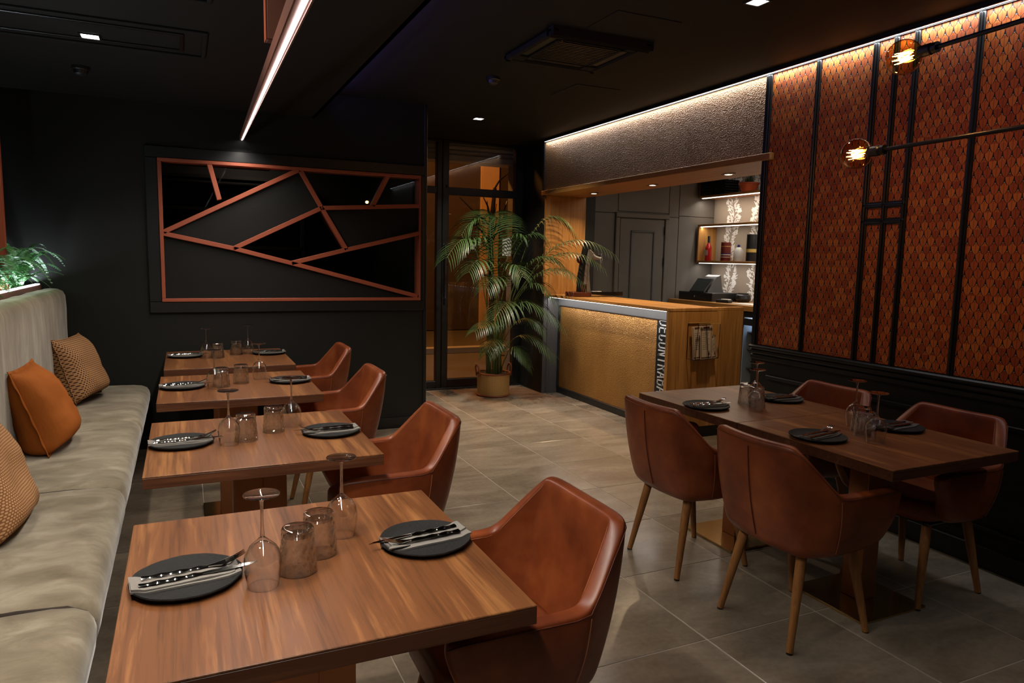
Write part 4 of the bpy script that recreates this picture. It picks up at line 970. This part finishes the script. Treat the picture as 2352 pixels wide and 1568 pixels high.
# ------------------------------------------------------------------ chairs (local +x is the sitter's front)
def make_chair(label):
    t = thing('armchair', label, 'chair', (0, 0, 0), 0, 'cognac leather armchairs')
    # stations along the U: bottom point, top point (outer mid-line), one half; mirrored
    half = [((0.190, 0.226, 0.470), (0.250, 0.246, 0.600)), ((0.180, 0.232, 0.430), (0.246, 0.258, 0.628)), ((0.150, 0.238, 0.408), (0.215, 0.268, 0.640)), ((0.06, 0.242, 0.398), (0.08, 0.278, 0.646)),
            ((-0.05, 0.240, 0.393), (-0.075, 0.283, 0.648)), ((-0.075, 0.236, 0.392), (-0.112, 0.281, 0.655)), ((-0.105, 0.226, 0.390), (-0.150, 0.262, 0.702)), ((-0.135, 0.214, 0.388), (-0.200, 0.234, 0.766)),
            ((-0.158, 0.202, 0.386), (-0.240, 0.210, 0.815)), ((-0.168, 0.192, 0.385), (-0.254, 0.198, 0.830)), ((-0.178, 0.172, 0.384), (-0.264, 0.178, 0.834)), ((-0.188, 0.11, 0.382), (-0.272, 0.11, 0.831)), ((-0.192, 0.0, 0.38), (-0.275, 0.0, 0.828))]
    st = half + [((b[0], -b[1], b[2]), (c[0], -c[1], c[2])) for b, c in half[-2::-1]]
    NS = len(st); secs = []; th = 0.052
    def frame(i):
        b, c = Vector(st[i][0]), Vector(st[i][1])
        b0, b1 = Vector(st[max(i - 1, 0)][0]), Vector(st[min(i + 1, NS - 1)][0]); tg = (b1 - b0); tg.z = 0; tg.normalize()
        nrm = Vector((tg.y, -tg.x, 0))            # outward
        c0 = (b + c) / 2; 
        if nrm.dot(Vector((b.x - 0.05, b.y, 0))) < 0: nrm = -nrm
        return b, c, nrm
    for i in range(NS):
        b, c, nr = frame(i); k = 0.45 if i in (0, NS - 1) else 1.0
        sec = []
        up = (c - b)
        bul = 0.016
        for f, off in ((0.0, .4), (.05, .9), (.12, 1.0), (.35, 1.0), (.65, 1.0), (.90, .98), (.97, .95), (.995, .72)):
            sec.append(b + up * f + nr * (th * .5 * off * k + bul * math.sin(PI * f)))
        sec.append(b + up * 1.003)
        for f, off in ((.995, .72), (.97, .95), (.90, .98), (.65, 1.0), (.35, 1.0), (.12, 1.0), (.05, .9), (0.0, .4)):
            sec.append(b + up * f + nr * (-th * .5 * off * k + bul * math.sin(PI * f)))
        sec.append(b - Vector((0, 0, .004)))
        secs.append(sec)
    m = MB(); m.loft(secs); o = m.build('shell', 'leather', t, ang=75)
    md = o.modifiers.new('smooth', 'SUBSURF'); md.levels = 1; md.render_levels = 2
    # seams: centre back, arm joints, rim piping
    def surf(i, f, off):
        b, c, nr = frame(i); return b + (c - b) * f + nr * (off + 0.016 * math.sin(PI * f))
    mid = NS // 2
    MB().tube([surf(mid, f / 12, th * .5 + .0005) for f in range(1, 12)], 0.0022, 6).build('seam', 'leather_seam', t)
    for i in (5, NS - 6):
        MB().tube([surf(i, f / 12, th * .5 + .0005) for f in range(1, 12)], 0.0015, 6).build('seam', 'stitch', t)
        MB().tube([surf(i, f / 12, -th * .5 - .0005) for f in range(5, 12)], 0.0015, 6).build('seam', 'stitch', t)
    MB().tube([surf(i, .955, th * .47) for i in range(1, NS - 1)], 0.0015, 6).build('rim_piping', 'leather_seam', t)
    for r_ in (range(1, 10), range(NS - 10, NS - 1)):
        MB().tube([surf(i, .955, -th * .47) for i in r_], 0.0013, 6).build('rim_piping', 'stitch', t)
    # seat cushion, under-frame
    m = MB(); secs = []
    for z, s_ in ((0.395, .94), (0.40, .985), (0.43, 1.0), (0.462, .995), (0.478, .96), (0.486, .86), (0.49, .6)):
        sec = []
        for k in range(28):
            a = 2 * PI * k / 28; ca, sa = math.cos(a), math.sin(a)
            r = (abs(ca) ** 5 + abs(sa) ** 5) ** (-1 / 5)
            sec.append((0.025 + 0.205 * ca * r * s_, 0.212 * sa * r * s_, z))
        secs.append(sec)
    m.loft(secs); m.build('seat_cushion', 'leather', t, ang=70)
    B(-0.155, 0.18, -0.19, 0.19, 0.372, 0.394, 0.008).build('seat_frame', 'black_plastic', t)
    for sx in (-1, 1):
        for sy in (-1, 1):
            top = Vector((0.135 * sx, 0.155 * sy, 0.375)); bot = Vector((0.212 * sx, 0.197 * sy, 0.006))
            lg = MB().tube([top, top.lerp(bot, .3), top.lerp(bot, .7), bot], [0.021, 0.020, 0.016, 0.0135], 12).build('leg', 'oak_x', t)
            MB().lathe([(0, 0), (0.013, 0), (0.0135, 0.006), (0, 0.006)], 10, (bot.x, bot.y, 0)).build('foot_glide', 'black_plastic', lg)
    return t
ch0 = make_chair('cognac leather armchair nearest the camera, at the near end of the sofa-side tables')
ch0.location = (0.770, 1.715, 0); ch0.rotation_euler = (0, 0, PI)
for (x, y, rz, lab) in ((0.775, 2.965, PI, 'cognac leather armchair at the second sofa-side table'), (0.785, 4.235, PI, 'cognac leather armchair at the third sofa-side table'),
                        (0.830, 5.40, PI, 'cognac leather armchair at the farthest table, against the black wall'),
                        (2.312, 2.092, 0.0, 'leather armchair seen from behind, nearer the camera at the large table'), (2.308, 2.786, 0.0, 'leather armchair seen from behind, nearer the bar at the large table'),
                        (3.118, 2.135, PI, 'leather armchair facing us at the near end of the patterned wall'), (3.105, 2.83, PI, 'leather armchair facing us, half hidden behind the large table near the bar')):
    dup(ch0, (x, y, 0), rz, lab)

# ------------------------------------------------------------------ tableware
ZT = 0.755
def glass_body(prof): return prof
def make_wine(label):
    t = thing('wine_glass', label, 'wine glass', (0, 0, 0), 0, 'upturned wine glasses')
    ou = [(0.0345, 0), (0.0385, 0.025), (0.0415, 0.05), (0.0415, 0.066), (0.0375, 0.082), (0.028, 0.097), (0.015, 0.108), (0.0062, 0.116)]
    inn = [(0.0, 0.108), (0.010, 0.105), (0.0255, 0.095), (0.0355, 0.081), (0.0402, 0.066), (0.0402, 0.05), (0.0373, 0.025), (0.0335, 0.0)]
    MB().lathe(ou + [(0, 0.118)] + [] , 36).lathe([(0.0345, 0)] + inn[::-1], 36)
    m = MB(); m.lathe([(0, 0.118)] + ou[::-1] + inn[::-1], 40); m.build('bowl', 'glass', t, ang=60)
    MB().lathe([(0, 0.1165), (0.0055, 0.1166), (0.0040, 0.135), (0.0035, 0.16), (0.0040, 0.195), (0.0065, 0.2085), (0, 0.2086)], 14).build('stem', 'glass_solid', t, ang=60)
    MB().lathe([(0, 0.209), (0.012, 0.2092), (0.030, 0.2125), (0.0395, 0.2150), (0.0400, 0.2165), (0.0395, 0.2178), (0.030, 0.2172), (0, 0.2160)], 36).build('foot', 'glass_solid', t, ang=60)
    return t
def tumbler_mesh():
    m = MB(); H = 0.110
    def rad(z): return 0.0462 - (0.0462 - 0.0375) * (z / H)
    def fn(r, z, a):
        k = z / H
        if r < rad(z) - 0.0022 or k < 0.12 or k > 0.93: return r
        d = max(abs(math.sin(a * 6 + z * 95)), abs(math.sin(a * 6 - z * 95)))
        return r - 0.0034 * (1 - abs(d)) - 0.0014 * abs(math.sin(a * 12)) * (0.5 + 0.5 * math.sin(z * 180))
    ou = [(rad(z), z) for z in [H * k / 22 for k in range(0, 22)]] + [(0.0355, H - .001), (0.030, H), (0.0, H - 0.001)]
    inn = [(0.0, 0.092), (0.026, 0.093), (0.0338, 0.089)] + [(rad(z) - 0.0032, z) for z in (0.075, 0.055, 0.03, 0.012, 0.0)]
    m.lathe(ou[::-1] + inn[::-1], 96, fn=fn)
    o = m.build('tumbler', 'glass_cut', ang=25); return tag(o, 'tumbler', 'tumbler', 'upturned cut glass tumblers')
def make_plate():
    def fn(r, z, a): return r * (1 + 0.006 * math.sin(5 * a + 1) + 0.004 * math.sin(13 * a) + 0.003 * math.sin(29 * a))
    return tag(MB().lathe([(0, 0.0), (0.085, 0.0), (0.112, 0.006), (0.1205, 0.0135), (0.1195, 0.0165), (0.114, 0.0148), (0.104, 0.0098), (0.085, 0.0078), (0, 0.0074)], 60, fn=fn).build('plate', 'stone_plate', ang=50), 'plate', 'plate', 'black stoneware plates')
def napkin_mesh(dark):
    """folded cloth: two layers and a turned corner, local x towards the table middle"""
    m = MB()
    def layer(x0, x1, y0, y1, z, th, seed, skew=0.0):
        nx, ny = 16, 7; rows = []
        for i in range(nx + 1):
            x = x0 + (x1 - x0) * i / nx; top = []; bt_ = []
            for j in range(ny + 1):
                y = y0 + (y1 - y0) * j / ny + skew * i / nx
                w = 0.0022 * noise.noise(Vector((x * 16 + seed, y * 26, seed)))
                rim = 0.0; rr = math.hypot(x, y)
                if rr > 0.098: rim = 0.007 * min(1, (rr - .098) / .02)
                top.append((x, y, z + th + w + rim)); bt_.append((x, y, z + w * .5 + rim))
            rows.append(top + bt_[::-1])
        m.loft(rows)
    layer(-0.118, 0.112, -0.043, 0.042, 0.0080, 0.0045, 1.0)
    layer(-0.116, 0.100, -0.041, 0.012, 0.0128, 0.0040, 4.0, 0.008)
    m.poly([(0.055, 0.030, 0.0128), (0.125, 0.052, 0.024), (0.095, 0.012, 0.0165)], 0.0025, (0, 0, 1))
    o = m.build('napkin', 'linen_dark' if dark else 'linen', ang=50); return tag(o, 'napkin', 'napkin', 'folded grey napkins')
def handle_secs(x0, x1, z):
    """beaded cutlery handle"""
    secs = []; n = 30
    for i in range(n + 1):
        f = i / n; x = x0 + (x1 - x0) * f; b = 0.5 + 0.5 * math.cos(f * 2 * PI * 3.5)
        w = 0.0040 + 0.0020 * b + 0.0018 * (1 - f); h = 0.0020 + 0.0012 * b
        secs.append([(x, -w, z), (x, -w * .7, z + h), (x, w * .7, z + h), (x, w, z), (x, w * .7, z - h * .6), (x, -w * .7, z - h * .6)])
    return secs
def make_fork():
    t = thing('fork', 'fork', 'fork', (0, 0, 0), 0, 'forks on the napkins')
    m = MB(); m.loft(handle_secs(-0.105, 0.035, 0.0)); m.build('handle', 'steel', t, ang=50)
    m = MB(); secs = []
    for x, w, z in ((0.035, .0032, 0.0), (0.05, .006, 0.0005), (0.062, .0105, 0.001), (0.074, .012, 0.0035)):
        secs.append([(x, -w, z), (x, -w, z + .0018), (x, w, z + .0018), (x, w, z)])
    m.loft(secs)
    for k in range(4):
        y = -0.0102 + k * 0.0068; secs = []
        for x, w, z in ((0.073, .0020, 0.0033), (0.092, .0018, 0.009), (0.108, .0015, 0.016), (0.117, .0006, 0.021)):
            secs.append([(x, y - w, z), (x, y - w, z + .0016), (x, y + w, z + .0016), (x, y + w, z)])
        m.loft(secs)
    m.build('tines', 'steel', t, ang=50); return t
def make_knife():
    t = thing('knife', 'knife', 'knife', (0, 0, 0), 0, 'knives on the napkins')
    m = MB(); m.loft(handle_secs(-0.112, 0.02, 0.0)); m.build('handle', 'steel', t, ang=50)
    m = MB(); secs = []
    for x, a, b in ((0.02, -.004, .004), (0.035, -.007, .006), (0.09, -.0075, .0065), (0.125, -.004, .0065), (0.142, .004, .0062)):
        secs.append([(x, a, 0.0), (x, a, .0006), (x, b, .0018), (x, b, -.0002)])
    m.loft(secs); m.build('blade', 'steel', t, ang=50); return t
wine0 = make_wine(''); tum0 = tumbler_mesh(); plate0 = make_plate(); nap0 = napkin_mesh(False); nap1 = napkin_mesh(True); fork0 = make_fork(); knife0 = make_knife()
used = set()
def put(proto, x, y, z, rz, label):
    if proto.name not in used:
        used.add(proto.name); proto.location = (x, y, z); proto.rotation_euler = (0, 0, rz); proto['label'] = label; return proto
    return dup(proto, (x, y, z), rz, label)
def setting(x, y, rz, where, dark=False):
    """plate with folded napkin, fork and knife; local x points from the diner to the table middle"""
    put(plate0, x, y, ZT, rz, 'black stoneware plate ' + where)
    put(nap1 if dark else nap0, x, y, ZT, rz + 0.03, 'folded %sgrey napkin %s' % ('dark ' if dark else '', where))
    c, s = math.cos(rz), math.sin(rz)
    for pr, dx, dy, n, a in ((fork0, 0.012, 0.016, 'fork', .02), (knife0, 0.012, -0.018, 'knife', .05)):
        put(pr, x + c * dx - s * dy, y + s * dx + c * dy, ZT + 0.0205 + (0.0 if dy < 0 else 0.0), rz + a, 'steel %s lying %s' % (n, where))
spots = [((-0.013, 1.722), (0.563, 1.735), (0.145, 1.634), (0.370, 1.867), (0.229, 1.685), (0.293, 1.769)),
         ((-0.026, 3.022), (0.552, 3.008), (0.146, 2.957), (0.416, 3.188), (0.213, 3.005), (0.332, 3.117)),
         ((-0.022, 4.32), (0.562, 4.34), (0.142, 4.24), (0.402, 4.49), (0.180, 4.29), (0.290, 4.375)),
         ((0.0, 5.61), (0.575, 5.62), (0.135, 5.50), (0.430, 5.665), (0.210, 5.49), (0.344, 5.632))]
for i, (pl_, pr_, wl_, wr_, t1_, t2_) in enumerate(spots):
    tb = 'the %s sofa-side table' % TN[i]
    setting(*pl_, 0.0 + (0.08 if i == 0 else 0.03), 'at the sofa side of ' + tb)
    setting(*pr_, PI + (0.03 if i else 0.10), 'at the chair side of ' + tb)
    put(wine0, *wl_, ZT, 0, 'upturned wine glass nearer the sofa on ' + tb); put(wine0, *wr_, ZT, 0.4, 'upturned wine glass nearer the chair on ' + tb)
    put(tum0, *t1_, ZT, 0.2, 'upturned cut glass tumbler nearer the sofa on ' + tb); put(tum0, *t2_, ZT, 0.7, 'upturned cut glass tumbler nearer the chair on ' + tb)
setting(2.500, 2.184, 0.12, 'on the aisle side of the large table, nearer the camera', True)
setting(2.470, 2.881, -0.10, 'on the aisle side of the large table, nearer the bar', True)
setting(3.005, 2.186, PI + .05, 'on the wall side of the large table, nearer the camera', True)
setting(3.005, 2.893, PI - .05, 'on the wall side of the large table, nearer the bar', True)
for (w1, w2, t1_, t2_, nm) in (((2.680, 2.040), (2.868, 2.300), (2.752, 2.150), (2.820, 2.225), 'near half of the large table'), ((2.652, 2.717), (2.839, 2.917), (2.735, 2.800), (2.757, 2.895), 'bar half of the large table')):
    put(wine0, *w1, ZT, 0, 'upturned wine glass nearer the camera on the ' + nm); put(wine0, *w2, ZT, 0, 'upturned wine glass nearer the patterned wall on the ' + nm)
    put(tum0, *t1_, ZT, .3, 'upturned cut glass tumbler nearer the camera on the ' + nm); put(tum0, *t2_, ZT, .9, 'upturned cut glass tumbler nearer the patterned wall on the ' + nm)

# ------------------------------------------------------------------ globe bulbs on black arms
def arm_lamp(c, d, L, label):
    c = Vector(c); d = Vector(d).normalized()
    t = thing('filament_arm_lamp', label, 'lamp', tuple(c), 0, 'globe bulbs on black arms')
    R = 0.0625; q = d.to_track_quat('Z', 'Y').to_matrix()
    def rot_build(m, n, mt, par=t, ang=40):
        bmesh.ops.transform(m.bm, matrix=q.to_4x4(), verts=m.bm.verts[:]); return m.build(n, mt, par, ang=ang)
    pro = [(0, -R)] + [(R * math.sin(a), -R * math.cos(a)) for a in [PI * k / 20 for k in range(1, 17)]] + [(0.024, 0.058), (0.018, 0.066), (0, 0.066)]
    inn = [(r * .975 if r else 0, z * .975) for r, z in pro[:-2]] + [(0, 0.056)]
    bulb = rot_build(MB().lathe(pro + [], 32).lathe([(0, 0.056)] + inn[:-1][::-1], 32), 'bulb', 'amber_glass')
    fm = MB()
    for k in range(7):
        a = 2 * PI * k / 7; x, y = 0.017 * math.cos(a), 0.017 * math.sin(a)
        fm.tube([(x * .8, y * .8, 0.030), (x, y, 0.0), (x * 1.15, y * 1.15, -0.034)], 0.0011, 5)
        a2 = a + PI / 7; fm.tube([(x * 1.15, y * 1.15, -0.034), (0.017 * math.cos(a2), 0.017 * math.sin(a2), -0.0), (0.0136 * math.cos(a2 + PI / 7), 0.0136 * math.sin(a2 + PI / 7), 0.030)], 0.0009, 5)
    rot_build(fm, 'filament', 'filament', bulb)
    rot_build(MB().lathe([(0, 0.0665), (0.021, 0.0665), (0.021, 0.105), (0.015, 0.112), (0, 0.112)], 18), 'socket', 'black_plastic')
    rot_build(MB().lathe([(0.0, 0.1125), (0.019, 0.1125), (0.019, 0.13), (0, 0.13)], 18), 'collar', 'black_metal')
    rot_build(MB().tube([(0, 0, 0.13), (0, 0, L)], 0.0085, 10), 'arm', 'black_metal')
    e = d * L
    MB().tube([e, (e.x, e.y, ZC - c.z)], 0.0085, 10).build('drop_rod', 'black_metal', t); MB().lathe([(0, 0), (0.05, 0), (0.05, -.02), (0, -.02)], 20, (e.x, e.y, ZC - c.z)).build('ceiling_rose', 'black_metal', t)
arm_lamp((2.426, 1.857, 2.272), (0.0, -1.0, 0.035), 1.35, 'upper glowing globe bulb on a black arm before the patterned wall')
arm_lamp((2.561, 2.144, 1.970), (0.02, -1.0, 0.020), 1.55, 'lower glowing globe bulb on a black arm before the patterned wall')

# ------------------------------------------------------------------ potted palm
pp = thing('potted_palm', 'tall green palm in a woven cane basket beside the glass entrance door', 'potted plant', (3.095, 7.13, 0))
bk_ = MB().lathe([(0, 0), (0.170, 0), (0.176, 0.02), (0.180, 0.13), (0.183, 0.25), (0.176, 0.252), (0.172, 0.22), (0, 0.22)], 44).build('basket', 'cane', pp)
for z, r in ((0.012, 0.176), (0.25, 0.184)):
    MB().tube([(r * math.cos(2 * PI * k / 40), r * math.sin(2 * PI * k / 40), z) for k in range(41)], 0.010, 8).build('rim', 'cane_rim', bk_)
for s in (-1, 1):
    MB().tube([(s * .182, -.05, .22), (s * .195, -.048, .31), (s * .197, -.02, .345), (s * .197, .02, .345), (s * .195, .048, .31), (s * .182, .05, .22)], 0.010, 8).build('handle', 'cane_rim', bk_)
MB().lathe([(0, 0.222), (0.170, 0.2205), (0.170, 0.235), (0.1, 0.243), (0, 0.245)], 24).build('soil', 'soil', pp)
rp = random.Random(5)
# (apex dx,dy,z) (tip dx,dy,z) leaflet length
FR = [((-.34, -.12, 1.68), (-.66, -.28, 1.50), .30), ((-.16, .06, 1.86), (-.40, .0, 1.74), .28), ((-.08, -.05, 1.72), (-.10, -.12, 1.98), .32), ((.02, .0, 1.74), (.02, -.05, 1.93), .30),
      ((.44, -.25, 1.92), (.76, -.40, 1.78), .27), ((.50, -.60, 1.68), (.90, -1.0, 1.56), .22), ((.46, -.55, 1.56), (.82, -.92, 1.42), .20), ((.38, -.48, 1.40), (.66, -.80, 1.25), .20), ((.30, -.35, 1.25), (.52, -.55, .98), .24),
      ((-.24, -.20, 1.46), (-.46, -.38, 1.36), .26), ((.18, -.34, 1.05), (.50, -.56, .86), .34), ((.02, -.34, 1.06), (-.24, -.52, .88), .30), ((.30, -.20, .68), (.54, -.42, .46), .26), ((-.14, -.28, .84), (-.42, -.46, .76), .20),
      ((-.10, -.26, .66), (-.26, -.42, .52), .18), ((.14, -.26, .56), (.26, -.40, .36), .18), ((.14, -.10, 1.62), (.24, -.22, 1.74), .28), ((-.20, -.15, 1.66), (-.46, -.20, 1.60), .26), ((.28, -.08, 1.70), (.50, -.18, 1.72), .26),
      ((.05, -.30, 1.42), (.10, -.48, 1.32), .26), ((.32, -.32, 1.50), (.60, -.50, 1.42), .24), ((-.08, -.22, 1.30), (-.28, -.40, 1.20), .24), ((.26, -.18, .86), (.44, -.36, .74), .22)]
for ap, tip, L in FR:
    a = rp.uniform(0, 2 * PI); r = rp.uniform(.02, .10); p0 = Vector((r * math.cos(a), r * math.sin(a), .235)); ap, tip = Vector(ap), Vector(tip)
    low = p0.lerp(ap, .62); low.x = p0.x + (ap.x - p0.x) * .36; low.y = p0.y + (ap.y - p0.y) * .36      # upright cane, then the arching blade
    ctl = ap * 2 - (low + tip) * .5
    pa = [Vector(q) for q in bez(p0, Vector((p0.x * 1.1, p0.y * 1.1, p0.z + (low.z - p0.z) * .6)), low, 6)[:-1] + bez(low, ctl, tip, 16)]; N = len(pa)
    m = MB(); m.tube(pa, [0.0062 - 0.0050 * k / (N - 1) for k in range(N)], 6); st_ = m.build('stem', 'stem_green', pp)
    m = MB(); frond(pa, L * 1.25, 22, 0.0056, m, 0.30, 0.44, 0.80, lambda q: .60 + .50 * math.sin(PI * (.15 + .7 * q)) - .25 * q, 5)
    m.build('frond', 'palm', st_, recalc=False)
for k in range(9):
    a = rp.uniform(0, 2 * PI); r = rp.uniform(.03, .10); h = rp.uniform(.35, .75)
    MB().tube([(r * math.cos(a), r * math.sin(a), .235), (r * 1.1 * math.cos(a), r * 1.1 * math.sin(a), .235 + h * .6), (r * 1.6 * math.cos(a), r * 1.6 * math.sin(a), .235 + h)], [.0065, .0055, .003], 6).build('cane', 'stem_green', pp)
